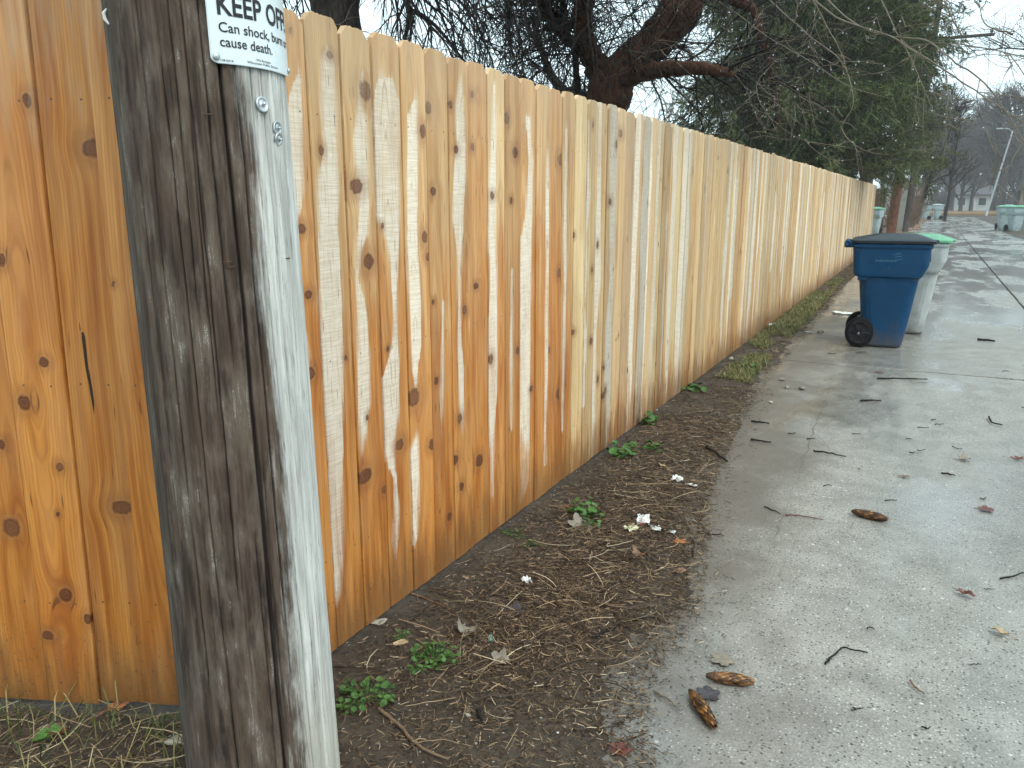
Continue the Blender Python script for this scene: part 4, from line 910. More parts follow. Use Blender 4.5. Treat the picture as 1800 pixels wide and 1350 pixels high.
# ------------------------------------------------------------------ bare deciduous trees down the alley
def bare(name, label, base, height, spread_, seed, mat, tmat, n1=14, n2=9, n3=6, r0=.16, lean=(0, 0), tw=.006, group='bare trees down the alley', n4=0, droop=.0, t0=.3, l2=.45):
    t = tag(empty(name, base), label, 'tree', group); rng = np.random.default_rng(seed); b = np.array(base, float)
    TP = limb(t, [b, b+np.array([lean[0]*.3, lean[1]*.3, height*.35]), b+np.array([lean[0]*.7+rng.normal(0, .2), lean[1]*.7, height*.7]), b+np.array([lean[0], lean[1], height])], [r0, r0*.75, r0*.4, r0*.08], mat, 'trunk', 9, 4, .06, seed)
    P0 = resamp(TP, 12)[None]; m = MB()
    B, D, _, tt = spawn(P0, n1, rng, t0, .97, 1.0); D[:, 2] += .35; P1 = grow(B, D, spread_*(1.15-.7*tt)*rng.uniform(.7, 1.1, n1), 9, rng, .12, droop, .05); m.tubes(P1, taper(n1, 9, r0*.38*(1.2-tt), .012), 5)
    B, D, _, tt = spawn(P1, n2, rng, .15, 1, .9); D[:, 2] += .15; P2 = grow(B, D, spread_*l2*(1.2-.7*tt)*rng.uniform(.6, 1.1, len(B)), 7, rng, .14, droop, .04); m.tubes(P2, taper(len(B), 7, tw*3.2, tw*1.2), 4)
    finish(t, m, 'branches', mat)
    m = MB(); B, D, _, _ = spawn(P2, n3, rng, .15, 1, .8); P3 = grow(B, D, spread_*.20*rng.uniform(.5, 1.2, len(B)), 5, rng, .16, droop, .03); m.tubes(P3, taper(len(B), 5, tw*1.3, tw*.6), 3)
    if n4:
        B, D, _, _ = spawn(P3, n4, rng, .15, 1, .8); P4 = grow(B, D, spread_*.10*rng.uniform(.5, 1.2, len(B)), 4, rng, .18, droop, .02); m.tubes(P4, taper(len(B), 4, tw*.8, tw*.45), 3)
    finish(t, m, 'twigs', tmat, kind='stuff'); return t
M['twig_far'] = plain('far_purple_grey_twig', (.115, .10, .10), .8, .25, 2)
M['twig_mid'] = plain('brown_grey_twig', (.075, .055, .050), .7, .3, 3)
def at(u, Y, z=-.03): P = yp(u, 354, Y); P[2] = z; return tuple(P)
bare('bare_tree', 'leafless tree reaching in from the right with fine purple-brown twigs', at(1905, 24), 11, 3.9, 201, M['bark_grey'], M['twig_mid'], 26, 12, 8, .2, (-.2, 0), .0050, n4=2, droop=.02, t0=.16)
bare('bare_tree', 'leafless tree on the right, farther off, low twigs over the carts', at(1885, 52), 11, 5.5, 202, M['bark_grey'], M['twig_mid'], 18, 10, 6, .22, (-.5, 0), .010, n4=2, t0=.2)
bare('bare_tree', 'ivy-dark bare tree beside the far left carts', at(1664, 66), 7.0, 2.6, 203, M['bark_dark'], M['twig_mid'], 14, 9, 6, .13, (.4, 0), .008, t0=.22)
bare('bare_tree', 'slim bare tree leaning over scrub left of the alley', at(1614, 56), 7.5, 2.2, 204, M['bark_dark'], M['twig_mid'], 12, 8, 6, .12, (1.5, 0), .009, t0=.25)
bare('bare_tree', 'bare tree with pale trunk just past the dark pole', at(1603, 50), 8.5, 2.0, 205, M['bark_grey'], M['twig_mid'], 10, 8, 5, .09, (.2, 0), .009, t0=.35)
for k_, (u, Y, h, sp_, lab) in enumerate([(1690, 118, 9.0, 5.5, 'round-crowned grey tree in front of the white house, left of the pair'), (1708, 122, 11.0, 6.0, 'taller grey round-crowned tree in front of the white house'), (1672, 130, 9.0, 5.0, 'small grey tree left of the white house'),
                                  (1762, 108, 11.5, 6.0, 'open-branched bare tree right of the grey lamp pole'), (1790, 125, 10, 6.5, 'wide hazy grey tree behind the right garage'), (1735, 140, 10, 6.5, 'hazy tree behind the grey lamp pole'), (1645, 135, 13, 7, 'hazy tree filling the left end of the alley'), (1620, 110, 12, 6, 'hazy bare tree behind the left scrub'), (1660, 165, 10, 8, 'faint tree far behind the white houses, left'), (1700, 172, 11, 8, 'faint tree far behind the white house, middle'), (1745, 168, 10, 8, 'faint tree far behind the lamp pole'), (1785, 160, 10, 8, 'faint tree far behind the right carts'), (1825, 150, 11, 8, 'faint tree beyond the right frame edge')]):
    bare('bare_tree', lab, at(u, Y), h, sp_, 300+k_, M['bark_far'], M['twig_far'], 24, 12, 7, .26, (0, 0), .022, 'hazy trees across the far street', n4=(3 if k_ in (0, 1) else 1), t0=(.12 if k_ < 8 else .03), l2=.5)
# scrub and leaf litter along the left edge past the poles
m = MB(); rng = np.random.default_rng(71); 
hd = empty('hedge_scrub', (.1, 54, 0)); tag(hd, 'brown leafless scrub along the left alley edge beyond the poles', 'shrub')
N_ = 520; B = np.stack([rng.uniform(-.6, .75, N_), rng.uniform(46, 66, N_), np.full(N_, -.03)], 1); D = np.stack([rng.normal(0, .25, N_), rng.normal(0, .25, N_), np.ones(N_)], 1)
P1 = grow(B, D, rng.uniform(.8, 2.6, N_), 7, rng, .12); m.tubes(P1, taper(N_, 7, .014, .005), 3); B, D, _, _ = spawn(P1, 6, rng, .2, 1, .7); P2 = grow(B, D, rng.uniform(.2, .6, len(B)), 4, rng, .2); m.tubes(P2, taper(len(B), 4, .007, .004), 3)
finish(hd, m, 'stems', plain('brown_scrub_stem', (.13, .085, .055), .8, .35, 3))

# ------------------------------------------------------------------ poles and wires past the fence
def round_pole(name, label, base, h, r0, r1, lean, mat, cat='utility pole', seed=0):
    t = tag(empty(name, base), label, cat); b = np.array(base, float); K = 14; zz_ = np.linspace(0, h, K); m = MB()
    m.tubes(np.stack([lean[0]*zz_/h, lean[1]*zz_/h, zz_], 1), np.linspace(r0, r1, K), 16, True); m.build('shaft', mat, t, smooth=True); return t
M['pole_red'] = bark_material('reddish_pole_wood', (.060, .024, .014), (.17, .075, .042), 8)
M['pole_brown'] = bark_material('dark_brown_pole_wood', (.035, .026, .022), (.095, .075, .066), 8)
M['pole_grey'] = plain('grey_lamp_pole', (.34, .36, .37), .5, .1, 2)
b1 = gp(1566, 413, -.03); b1 = yp(1566, 409, 39.0); b1[2] = -.05
rp = round_pole('utility_pole', 'reddish brown wooden pole at the end of the cedar fence', tuple(b1), 9.0, .20, .16, (.35, 0), M['pole_red'])
b2 = yp(1591, 406, 42.0); b2[2] = -.05
dp = round_pole('utility_pole', 'tall thin dark wooden pole with crossarms beside the spruce', tuple(b2), 14.0, .14, .11, (.55, 0), M['pole_brown'])
M['bark_pole'] = M['pole_brown']
def on_pole(z): return np.array([.55*z/14, 0, z])
for z, w0, w1 in ((8.35, -.9, 2.3), (13.55, -1.2, 1.4)):
    m = MB(); c_ = on_pole(z); m.box((c_[0]+w0, -.33, z-.06), (c_[0]+w1, -.22, z+.06), .01); m.build('crossarm', M['pole_brown'], dp)
    for x in np.linspace(w0+.12, w1-.12, 4):
        m = MB(); m.lathe([(.02, z+.0605), (.035, z+.09), (.055, z+.12), (.03, z+.14), (.05, z+.17), (.02, z+.2)], 10, (c_[0]+x, -.275, 0)); m.build('insulator', M['hub'], dp, smooth=True)
m = MB(); m.lathe([(.16, 6.6), (.20, 6.65), (.20, 7.5), (.17, 7.56), (.03, 7.6)], 16, (.32-.42, -.15, 0)); m.build('transformer', plain('grey_transformer', (.25, .27, .27), .5, .1, 4), dp, smooth=True)
b3 = yp(1734, 374, 97.0); b3[2] = -.05
lp = round_pole('lamp_pole', 'pale grey leaning lamp pole at the far end of the alley', tuple(b3), 8.3, .11, .065, (1.35, 0), M['pole_grey'], 'lamp pole')
m = MB(); m.tubes(np.array([(1.33, 0, 8.2), (1.0, 0, 8.5), (.5, 0, 8.55)]), np.full(3, .05), 8, True); m.box((-.1, -.12, 8.49), (.5, .12, 8.62), .02); m.build('lamp_head', M['pole_grey'], lp)
def wire(P, Q_, sag, label, r=.012):
    P, Q_ = np.array(P), np.array(Q_); t = np.linspace(0, 1, 25)[:, None]; W_ = P*(1-t)+Q_*t; W_[:, 2] -= sag*4*(t*(1-t))[:, 0]
    m = MB(); m.tubes(W_-P[None], np.full(25, r), 5); o = m.build('power_line', M['hub'], None); o.location = P; tag(o, label, 'power line', 'power lines over the alley'); return o
W0 = np.array(b2)
wire(W0+on_pole(8.55)+np.array([2.1, -.275, 0]), yp(1735, 265, 140), 1.6, 'power line from the longest crossarm tip down the alley')
wire(W0+on_pole(8.55)+np.array([1.0, -.275, 0]), yp(1712, 262, 140), 1.6, 'power line beside the pole, from the inner insulator of the crossarm')
wire(W0+on_pole(8.2), (7.8, 70, 5.2), .8, 'service drop crossing the alley to the right')

# ------------------------------------------------------------------ neighbours' fences and buildings
def picket_run(name, label, p0, p1, h, mat, bw=.14, z=-.04):
    p0, p1 = np.array(p0, float), np.array(p1, float); L = np.linalg.norm(p1-p0); a = math.atan2(p1[1]-p0[1], p1[0]-p0[0]); t = tag(empty(name, (p0[0], p0[1], z), a), label, 'fence'); rs = np.random.default_rng(int(L*100))
    m = MB(); m.box((-bw/2+.004, -.009, 0), (bw/2-.004, .009, h), .003); first = None
    for k in range(int(L/bw)):
        if first is None: o = first = m.build('board', mat, t)
        else: o = first.copy(); C.objects.link(o)
        o.location = (bw/2+k*bw, rs.uniform(-.003, .003), rs.normal(0, .01))
    for zz_ in (.3, h-.3):
        m = MB(); m.box((0, .0125, zz_-.045), (L, .05, zz_+.045)); m.build('rail', mat, t)
    return t
M['oldfence'] = bark_material('old_brown_fence', (.060, .042, .026), (.12, .085, .055), 6); M['greyfence'] = bark_material('old_grey_fence', (.12, .12, .105), (.24, .235, .205), 6)
picket_run('board_fence', 'old brown board fence behind the cart past the cedar fence', (-3.2, 40.6), (-.30, 40.6), 1.98, M['oldfence'])
picket_run('board_fence', 'weathered grey board fence between the two far poles', (.10, 42.5), (.30, 46.4), 2.3, M['greyfence'])
M['siding'] = plain('white_siding', (.62, .65, .66), .6, .05, 1); M['roof'] = plain('grey_shingle', (.12, .125, .135), .85, .3, 3, bump=.3); M['roofb'] = plain('brown_shingle', (.075, .055, .048), .85, .3, 3, bump=.3)
M['brickp'] = plain('tan_masonry', (.36, .29, .24), .85, .2, 6, bump=.2); g_ = G('window_glass'); M['glass'] = g_.set(Base_Color=(.05, .06, .07), Roughness=.08, Specular_IOR_Level=.8); M['trim'] = plain('white_trim', (.7, .72, .72), .5, .04, 2)
def house(label, x0, x1, y0, y1, h, rh, wall, roof, wins, door=None, eave=.35, ridge='x'):
    t = tag(empty('house', ((x0+x1)/2, y0, -.05)), label, 'house'); L = np.array(t.location)
    m = MB(); m.box((x0-L[0], 0, 0), (x1-L[0], y1-y0, h)); m.build('wall', wall, t)
    m = MB(); a, b, c_ = x0-L[0]-eave, x1-L[0]+eave, (y1-y0)/2
    if ridge == 'x':
        pr = [(-eave, h-.05), (-eave, h+.12), (c_, h+rh), (y1-y0+eave, h+.12), (y1-y0+eave, h-.05)]; m.loft([np.array([(a, p_, z_) for p_, z_ in pr]), np.array([(b, p_, z_) for p_, z_ in pr])])
    else:
        mx = (a+b)/2; pr = [(a, h-.05), (a, h+.12), (mx, h+rh), (b, h+.12), (b, h-.05)]; m.loft([np.array([(p_, -eave, z_) for p_, z_ in pr]), np.array([(p_, y1-y0+eave, z_) for p_, z_ in pr])])
    m.build('roof', roof, t)
    for (wx, wz, ww, wh) in wins:
        m = MB(); m.box((wx-ww/2-.08, -.05, wz-.08), (wx+ww/2+.08, -.003, wz+wh+.08)); o = m.build('window', M['trim'], t); m = MB(); m.box((wx-ww/2, -.062, wz), (wx+ww/2, -.052, wz+wh)); m.build('pane', M['glass'], o)
    if door: m = MB(); m.box((door-.45, -.06, 0), (door+.45, -.003, 2.0)); m.build('door', M['trim'], t)
    return t
house('low white house across the far street', 4.3, 8.6, 134, 141, 2.3, 1.5, M['siding'], M['roof'], [(-1.3, .9, .9, 1.0), (1.3, .9, .9, 1.0)], .1)
house('white house partly hidden behind the far left carts', -5.5, 1.0, 135, 143, 3.0, 1.9, M['siding'], M['roof'], [(-1.2, 1, 1.2, 1.2), (1.8, 1, 1.2, 1.2)])
house('tan masonry garage with brown eaves at the right frame edge', 9.0, 16.0, 66, 73, 2.75, 1.4, M['brickp'], M['roofb'], [(-2.4, 1.0, .9, 1.0)], eave=.7)
house('grey-roofed house behind the right carts', 10.5, 20, 104, 112, 2.7, 2.2, M['brickp'], M['roof'], [(-3, 1, 1.2, 1.2), (0, 1, 1.2, 1.2)])
# far street and lawns
m = MB(); m.add([(-40, 88, -.048), (60, 88, -.048), (60, 96.5, -.048), (-40, 96.5, -.048)], Q=[(0, 1, 2, 3)]); tag(m.build('road', plain('wet_asphalt', (.06, .062, .065), .35, .2, 1)), kind='structure')
g_ = G('dormant_lawn'); _p = g_.pos(); _m = g_.noise(_p, 1.2, 5, .7); M['lawn'] = g_.set(Base_Color=g_.mix(g_.ss(_m, .3, .7), (.17, .105, .045), (.26, .165, .075)), Roughness=.95)
m = MB(); m.box((-40, 97, -.06), (60, 127, .16), .0); tag(m.build('lawn', M['lawn']), kind='structure')
# gravelly shoulder on the right of the alley
ys2 = np.linspace(-2, 86, 240); xs2 = np.linspace(4.55, 7.6, 26); XX, YY = np.meshgrid(xs2, ys2); ed = np.interp(YY, [0, 30, 38, 42, 50, 60, 86], [5.05, 4.95, 4.55, 4.35, 4.75, 4.95, 5.0]) + .10*fbm(YY*.9, 2.2, 4, 3)
ZZ2 = CZT-.004+np.clip((XX-ed)*.10, -.05, .055)+.012*fbm(XX*3, YY*3, 6, 3)*np.clip((XX-ed)*3, 0, 1)
m = MB(); m.add(np.stack([XX, YY, ZZ2], -1).reshape(-1, 3), Q=grid_quads(len(ys2), len(xs2))); tag(m.build('dirt_shoulder', M['soil'], smooth=True), kind='structure')
# left shoulder past the fence end
ys2 = np.linspace(26, 86, 160); xs2 = np.linspace(-3.2, 1.5, 34); XX, YY = np.meshgrid(xs2, ys2); ed = np.interp(YY, [26, 40, 46, 60, 86], [.32, .40, .85, 1.15, 2.1])+.08*fbm(YY*.8, 5.2, 14, 3)
ZZ2 = CZT-.003+np.clip((ed-XX)*.10, -.05, .05)+.012*fbm(XX*3, YY*3, 16, 3)*np.clip((ed-XX)*3, 0, 1)
m = MB(); m.add(np.stack([XX, YY, ZZ2], -1).reshape(-1, 3), Q=grid_quads(len(ys2), len(xs2))); tag(m.build('dirt_shoulder', plain('leafy_soil', (.12, .075, .045), .85, .45, 4, bump=.4), smooth=True), kind='structure')
# hedge along the back of the far lots
hz_ = empty('hedge', (10, 150, 0)); tag(hz_, 'low dark hedge along the lots beyond the far street', 'hedge'); rng = np.random.default_rng(171); N_ = 2600
B = np.stack([rng.uniform(-25, 55, N_), rng.uniform(146, 152, N_), np.full(N_, -.05)], 1); D = np.stack([rng.normal(0, .3, N_), rng.normal(0, .3, N_), np.ones(N_)], 1); m = MB()
P1 = grow(B, D, rng.uniform(1.5, 4.2, N_), 5, rng, .15); m.tubes(P1, taper(N_, 5, .07, .03), 3); B, D, _, _ = spawn(P1, 5, rng, .1, 1, .9); P2 = grow(B, D, rng.uniform(.5, 1.3, len(B)), 3, rng, .2); m.tubes(P2, taper(len(B), 3, .045, .03), 3)
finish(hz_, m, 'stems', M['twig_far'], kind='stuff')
# ------------------------------------------------------------------ litter on the verge and the concrete
def ground_z(x, y): return np.maximum(soil_z(x, y), CZT+.004)
rng = np.random.default_rng(91)
def vary(name, stops, rough=.7):
    g = G(name); v = g.attr('cv'); return g.set(Base_Color=g.ramp(v, stops), Roughness=rough, Specular_IOR_Level=.35)
M['straw'] = vary('dead_stalks', [(0, (.028, .017, .012)), (.36, (.082, .051, .030)), (.62, (.19, .124, .070)), (.82, (.36, .25, .14)), (1, (.58, .48, .33))])
def strewn(n, sampler, lmin, lmax, rad, K=3, lift=.012, bend=.25, rise=.1, sides=3, rngs=rng):
    x, y = sampler(n); L = rngs.uniform(lmin, lmax, n); a = rngs.uniform(0, 2*PI, n); t = np.linspace(-.5, .5, K)
    bx = rngs.normal(0, bend, n)*L
    px_ = x[:, None]+np.cos(a)[:, None]*t*L[:, None]-np.sin(a)[:, None]*bx[:, None]*(t**2-.1); py_ = y[:, None]+np.sin(a)[:, None]*t*L[:, None]+np.cos(a)[:, None]*bx[:, None]*(t**2-.1)
    z = ground_z(px_, py_).max(1)[:, None]*.5+ground_z(px_, py_)*.5+rngs.uniform(.001, lift, n)[:, None]+rngs.normal(0, rise, n)[:, None]*t*L[:, None]*.5
    z = np.maximum(z, ground_z(px_, py_)+.001)
    P = np.stack([px_, py_, z], -1); R_ = rngs.uniform(.6, 1.3, n)[:, None]*rad*(1-.35*np.abs(t)*2)[None]
    cv = np.repeat(np.clip(rngs.beta(1.5, 2.2, n), 0, 1), K*sides); return P, R_, cv
def verge_pts(y0, y1, power=1.0, lo=.02):
    def f(n):
        y = y0+(y1-y0)*rng.random(n)**power; e = edge(y)+.08; x = lo+(e-lo)*rng.beta(1.5, 1.2, n); return x, y
    return f
def piled(n):      # the heap of stalks in the middle of the verge
    k = rng.integers(0, 5, n); c = np.array([gp(1060, 960), gp(1020, 1040), gp(900, 1120), gp(1120, 880), gp(980, 1100)])[k]; s_ = np.array([.20, .16, .16, .20, .14])[k]
    x = c[:, 0]+rng.normal(0, 1, n)*s_*.8; y = c[:, 1]+rng.normal(0, 1, n)*s_*1.5; x = np.minimum(x, edge(y)+.05); return np.maximum(x, .03), y
def spill(n): y = 1.2+5*rng.random(n); return edge(y)+np.abs(rng.normal(0, .10, n))-.04, y
m = MB(); cvs = []
for args in ((20000, verge_pts(1.15, 5.0), .006, .032, .0012), (7000, piled, .012, .05, .0014), (2500, lambda n: spill(n), .008, .03, .0011), (2600, verge_pts(4.4, 12, 1.4), .02, .07, .0018), (1500, verge_pts(11, 26, 1.2), .03, .1, .0035)):
    P, R_, cv = strewn(*args); m.tubes(P, R_, 3); cvs.append(cv)
o = m.build('dead_stalks', M['straw'], attrs=dict(cv=np.concatenate(cvs))); tag(o, 'brown straw bits and bark crumbs strewn over the dirt verge', 'straw', kind='stuff')
m = MB(); cvs = []
for args in ((260, piled, .06, .20, .0014, 6, .02, .35), (220, verge_pts(1.25, 5.0), .05, .15, .0013, 6, .015, .35)):
    P, R_, cv = strewn(*args); m.tubes(P, R_, 3); cvs.append(np.clip(cv+.15, 0, 1))
for args in ((110, piled, .07, .22, .0024, 7, .02, .5), (120, verge_pts(1.2, 5.0), .05, .16, .0022, 7, .012, .5)):
    P, R_, cv = strewn(*args); m.tubes(P, R_, 3); cvs.append(np.clip(cv*.45, 0, 1))
def leftpatch(n):
    s_ = rng.uniform(-.85, .1, n); d = rng.uniform(.02, .34, n); return corner[0]+ld[0]*s_+ld[1]*d, corner[1]+ld[1]*s_-ld[0]*d
for args in ((170, leftpatch, .05, .18, .0013, 6, .04, .5, .4), (700, leftpatch, .012, .05, .0011, 6, .012)):
    P, R_, cv = strewn(*args); m.tubes(P, R_, 3); cvs.append(np.clip(cv+.12, 0, 1))
o = m.build('dry_grass_stems', M['straw'], attrs=dict(cv=np.concatenate(cvs))); tag(o, 'long dry grass stems tangled on the soil beside the pole', 'dry grass', kind='stuff')
# crumbs and grit
def chips(n, sampler, s0, s1, name, mat, label, flat=.6):
    x, y = sampler(n); z = ground_z(x, y); s_ = rng.uniform(s0, s1, n)*rng.uniform(.6, 1.2, n); V = oct_[None]*s_[:, None, None]*rng.uniform(.55, 1.25, (n, 6, 1))*np.array([1, 1, flat]); a = rng.uniform(0, 2*PI, n)
    ca, sa = np.cos(a)[:, None], np.sin(a)[:, None]; V = np.stack([V[..., 0]*ca-V[..., 1]*sa, V[..., 0]*sa+V[..., 1]*ca, V[..., 2]], -1); V += np.stack([x, y, z+s_*.25], -1)[:, None]
    m = MB(); m.add(V.reshape(-1, 3), T=(of[None]+np.arange(n)[:, None, None]*6).reshape(-1, 3)); o = m.build(name, mat, attrs=dict(cv=np.repeat(rng.random(n), 6))); tag(o, label, name.split('_')[-1], kind='stuff')
M['grit'] = vary('pale_grit', [(0, (.10, .085, .065)), (.4, (.22, .19, .15)), (.8, (.40, .37, .32)), (1, (.58, .56, .52))], .6)
M['crumb'] = vary('bark_crumbs', [(0, (.020, .013, .009)), (.5, (.06, .036, .022)), (1, (.13, .075, .04))], .8)
chips(1500, spill, .0015, .005, 'soil_crumbs', M['crumb'], 'dark soil crumbs spilled onto the edge of the concrete')
chips(9000, verge_pts(1.1, 6.0, 1.2), .002, .0070, 'soil_crumbs', M['crumb'], 'dark soil crumbs scattered over the verge')
chips(420, verge_pts(1.1, 9.0, 1.2), .0015, .0055, 'pale_grit', M['grit'], 'pale grit scattered over the verge soil')
def road_pts(n): y = 1.2+11*rng.random(n)**1.7; x = edge(y)+.02+rng.exponential(.55, n); return np.minimum(x, 4.4), y
chips(480, road_pts, .0010, .0032, 'dark_grit', M['crumb'], 'dark crumbs scattered over the wet concrete')
chips(120, road_pts, .0012, .0034, 'fine_gravel', M['grit'], 'pale gravel specks scattered over the wet concrete')
# stones one can pick out
M['stone'] = plain('pale_stone', (.34, .31, .25), .75, .25, 25, bump=.4); M['stone_d'] = plain('grey_stone', (.19, .175, .15), .75, .25, 25, bump=.4)
def stone(u, v, w, h, label, mat='stone', flat=.55, seed=0, rot=.0):
    P = gp(u, v, 0); P[2] = ground_z(P[0], P[1]); rs = np.random.default_rng(seed+int(u)); bm = bmesh.new(); bmesh.ops.create_icosphere(bm, subdivisions=2, radius=1)
    V = np.array([v_.co for v_ in bm.verts]); T = np.array([[v_.index for v_ in f.verts] for f in bm.faces]); bm.free()
    for q_ in range(7):
        n_ = rs.normal(0, 1, 3); n_ /= np.linalg.norm(n_); d = V@n_; c_ = rs.uniform(.5, .8); V = V-np.maximum(d-c_, 0)[:, None]*n_[None]
    V = V*np.array([w, h, min(w, h)*flat]); a = rot; V = np.stack([V[:, 0]*math.cos(a)-V[:, 1]*math.sin(a), V[:, 0]*math.sin(a)+V[:, 1]*math.cos(a), V[:, 2]], 1)
    m = MB(); m.add(V, T=T); o = m.build('stone', M[mat]); o.location = (P[0], P[1], P[2]+min(w, h)*flat*.35); tag(o, label, 'stone')
stone(315, 1307, .036, .022, 'flat pale stone chip in the dry grass left of the pole', flat=.4, rot=.7)
stone(667, 1099, .038, .017, 'pale rounded stone against the fence foot right of the pole', rot=1.0)
stone(822, 1262, .014, .011, 'small pale stone chip below the green weeds')
for k_, (u, v, r, lab) in enumerate([(1373, 665, .030, 'brown pebble on the concrete, left of the crack'), (1384, 679, .028, 'larger of two brown pebbles near the slab edge'), (1410, 681, .034, 'dark brown pebble right of the slab-edge pebbles'), (1355, 705, .020, 'small pale pebble on the slab edge'), (1442, 583, .045, 'grey stone by the verge left of the blue cart'), (1285, 632, .04, 'pale stone at the near end of the grass strip'), (1513, 820, .012, 'tiny white pebble on the open concrete'), (1150, 722, .03, 'pale stone near the fence foot, mid verge'), (1262, 620, .035, 'grey stone by the fence where the grass starts')]):
    stone(u, v, r, r*.75, lab, 'stone_d' if k_ in (0, 1, 2, 4, 8) else 'stone', .7, k_, k_)
# spruce cones
def cone_mat():
    g = G('wet_spruce_cone'); v = g.attr('cv'); n = g.noise(g.obj(), 260.0, 3, .6); c = g.ramp(g.add(v, g.mul(g.add(n, -.5), .3)), [(0, (.016, .008, .005)), (.45, (.11, .045, .014)), (.8, (.32, .15, .04)), (1, (.46, .25, .08))]); return g.set(Base_Color=c, Roughness=.38, Specular_IOR_Level=.5)
M['cone'] = cone_mat()
def cone(u0, v0, u1, v1, rad, label, dark=0.0):
    A = gp(u0, v0, CZT); B = gp(u1, v1, CZT); d = B-A; L = np.linalg.norm(d); a = math.atan2(d[1], d[0]); root = tag(empty('spruce_cone', tuple((A+B)/2+np.array([0, 0, rad*.9])), a), label, 'cone', 'spruce cones on the concrete')
    prof = lambda t: rad*(np.sin(np.clip(t*.94+.03, 0, 1)*PI)**.38)
    t = np.linspace(0, 1, 22); rings = [np.stack([np.full(14, (tt-.5)*L), prof(tt)*.72*np.cos(np.arange(14)*2*PI/14), prof(tt)*.72*np.sin(np.arange(14)*2*PI/14)], 1) for tt in t]
    m = MB(); m.loft(rings); m.build('core', M['cone'], root, attrs=dict(cv=np.full(m.n, .1)))
    m = MB(); cv = []; rs = np.random.default_rng(int(u0)); nr, nc = 13, 10
    for r_ in range(nr):
        for c_ in range(nc):
            tt = (r_+.4)/nr; ph_ = 2*PI*(c_+.5*(r_ % 2)+.12*r_)/nc; R_ = prof(min(tt+.06, 1)); l_ = L/nr*2.9; wd = 2*PI*rad/nc*.52*(.35+.65*R_/rad); x = (tt-.5)*L
            er = np.array([0, math.cos(ph_), math.sin(ph_)]); et = np.array([0, -math.sin(ph_), math.cos(ph_)]); ex = np.array([1., 0, 0]); b0 = ex*x+er*prof(tt)*.70; tp = ex*(x+l_)+er*(R_*1.0+rs.uniform(0, .0012))
            V = [b0-et*wd*.6, b0+et*wd*.6, (b0+tp)/2+et*wd+er*.0012, tp, (b0+tp)/2-et*wd+er*.0012, (b0+tp)/2+er*.0022]; m.add(np.array(V), T=[(0, 1, 5), (1, 2, 5), (2, 3, 5), (3, 4, 5), (4, 0, 5)]); sh = np.clip(rs.normal(.45, .26)-dark, 0, 1); cv += [.12, .12, sh, min(1, sh+.25), sh, sh*.9]
    m.build('scales', M['cone'], root, attrs=dict(cv=np.array(cv)))
cone(1240, 1196, 1314, 1206, .0185, 'brown spruce cone lying crosswise, upper of the pair on the wet patch')
cone(1212, 1222, 1250, 1278, .0185, 'brown spruce cone pointing at the camera, lower of the pair on the wet patch')
cone(1496, 905, 1552, 918, .021, 'dark brown spruce cone alone on the open concrete', .18)
# leaves
def leaf(u, v, size, label, col, shape='oval', rot=0.0, curl=.25, tilt=.1, seed=0, on_soil=None, lift=.004, stem=True, group=None):
    P = gp(u, v, CZT); P[2] = ground_z(P[0], P[1])+lift; rs = np.random.default_rng(seed+int(u*7+v)); n = 40; th = np.linspace(-PI, PI, n, endpoint=False)
    r = {'oval': .5*np.ones(n), 'lobed': .5*(.72+.30*np.cos(th*7)), 'maple': .5*(.66+.34*np.abs(np.cos(th*2.5)))}[shape]*(1+.06*rs.normal(0, 1, n)); w_ = {'oval': .50, 'lobed': .62, 'maple': .95}[shape]
    rings = []
    for f in (1.0, .66, .33): x = r*np.cos(th)*f; y = r*np.sin(th)*f*w_; z = curl*(y**2)*1.6+.25*curl*x**2+.03*np.sin(x*9+seed)*curl*2+.012*rs.normal(0, 1, n)*f; rings.append(np.stack([x, y, z], 1)*size)
    m = MB(); V = np.concatenate(rings+[np.zeros((1, 3))]); k = np.arange(n); k1 = (k+1) % n
    Q = np.concatenate([np.stack([k, k1, k1+n, k+n], 1), np.stack([k+n, k1+n, k1+2*n, k+2*n], 1)]); T = np.stack([k+2*n, k1+2*n, np.full(n, 3*n)], 1)
    th_ = size*.008; m.add(V, T=T, Q=Q); m.add(V-np.array([0, 0, th_]), T=T[:, ::-1], Q=Q[:, ::-1]); root = empty('leaf', tuple(P), rot); root.rotation_euler = (tilt*math.cos(seed), tilt*math.sin(seed), rot); tag(root, label, 'leaf', group)
    zmin = V[:, 2].min(); m.V = [v_-np.array([0, 0, zmin]) for v_ in m.V]; m.build('blade', col, root, smooth=True)
    if stem: m = MB(); m.tubes(np.array([(-.40*size, 0, -zmin+.001), (-.62*size, .02*size, -zmin+.002), (-.9*size, .08*size, -zmin+.003)]), np.array([.0013, .0012, .0009])*max(1, size/.08), 5, True); m.build('stalk', col, root)
    return root
M['lf_or'] = plain('orange_dead_leaf', (.42, .15, .045), .5, .3, 60); M['lf_br'] = plain('brown_dead_leaf', (.16, .085, .045), .5, .4, 60); M['lf_tan'] = plain('tan_dead_leaf', (.36, .26, .15), .55, .3, 60); M['lf_dk'] = plain('dark_wet_leaf', (.042, .034, .038), .25, .3, 60); M['lf_red'] = plain('red_brown_wet_leaf', (.11, .028, .018), .35, .35, 60); M['lf_gr'] = plain('grey_skeleton_leaf', (.20, .17, .13), .6, .3, 60)
leaf(1193, 956, .085, 'bright orange oak leaf at the edge of the concrete', M['lf_or'], 'lobed', .2, .3)
leaf(905, 1093, .085, 'dark wet purple-grey leaf in the middle of the verge litter', M['lf_dk'], 'maple', .5, .5)
leaf(705, 1147, .050, 'small tan leaf above the clump of green weeds', M['lf_tan'], 'oval', .9, .5, .2)
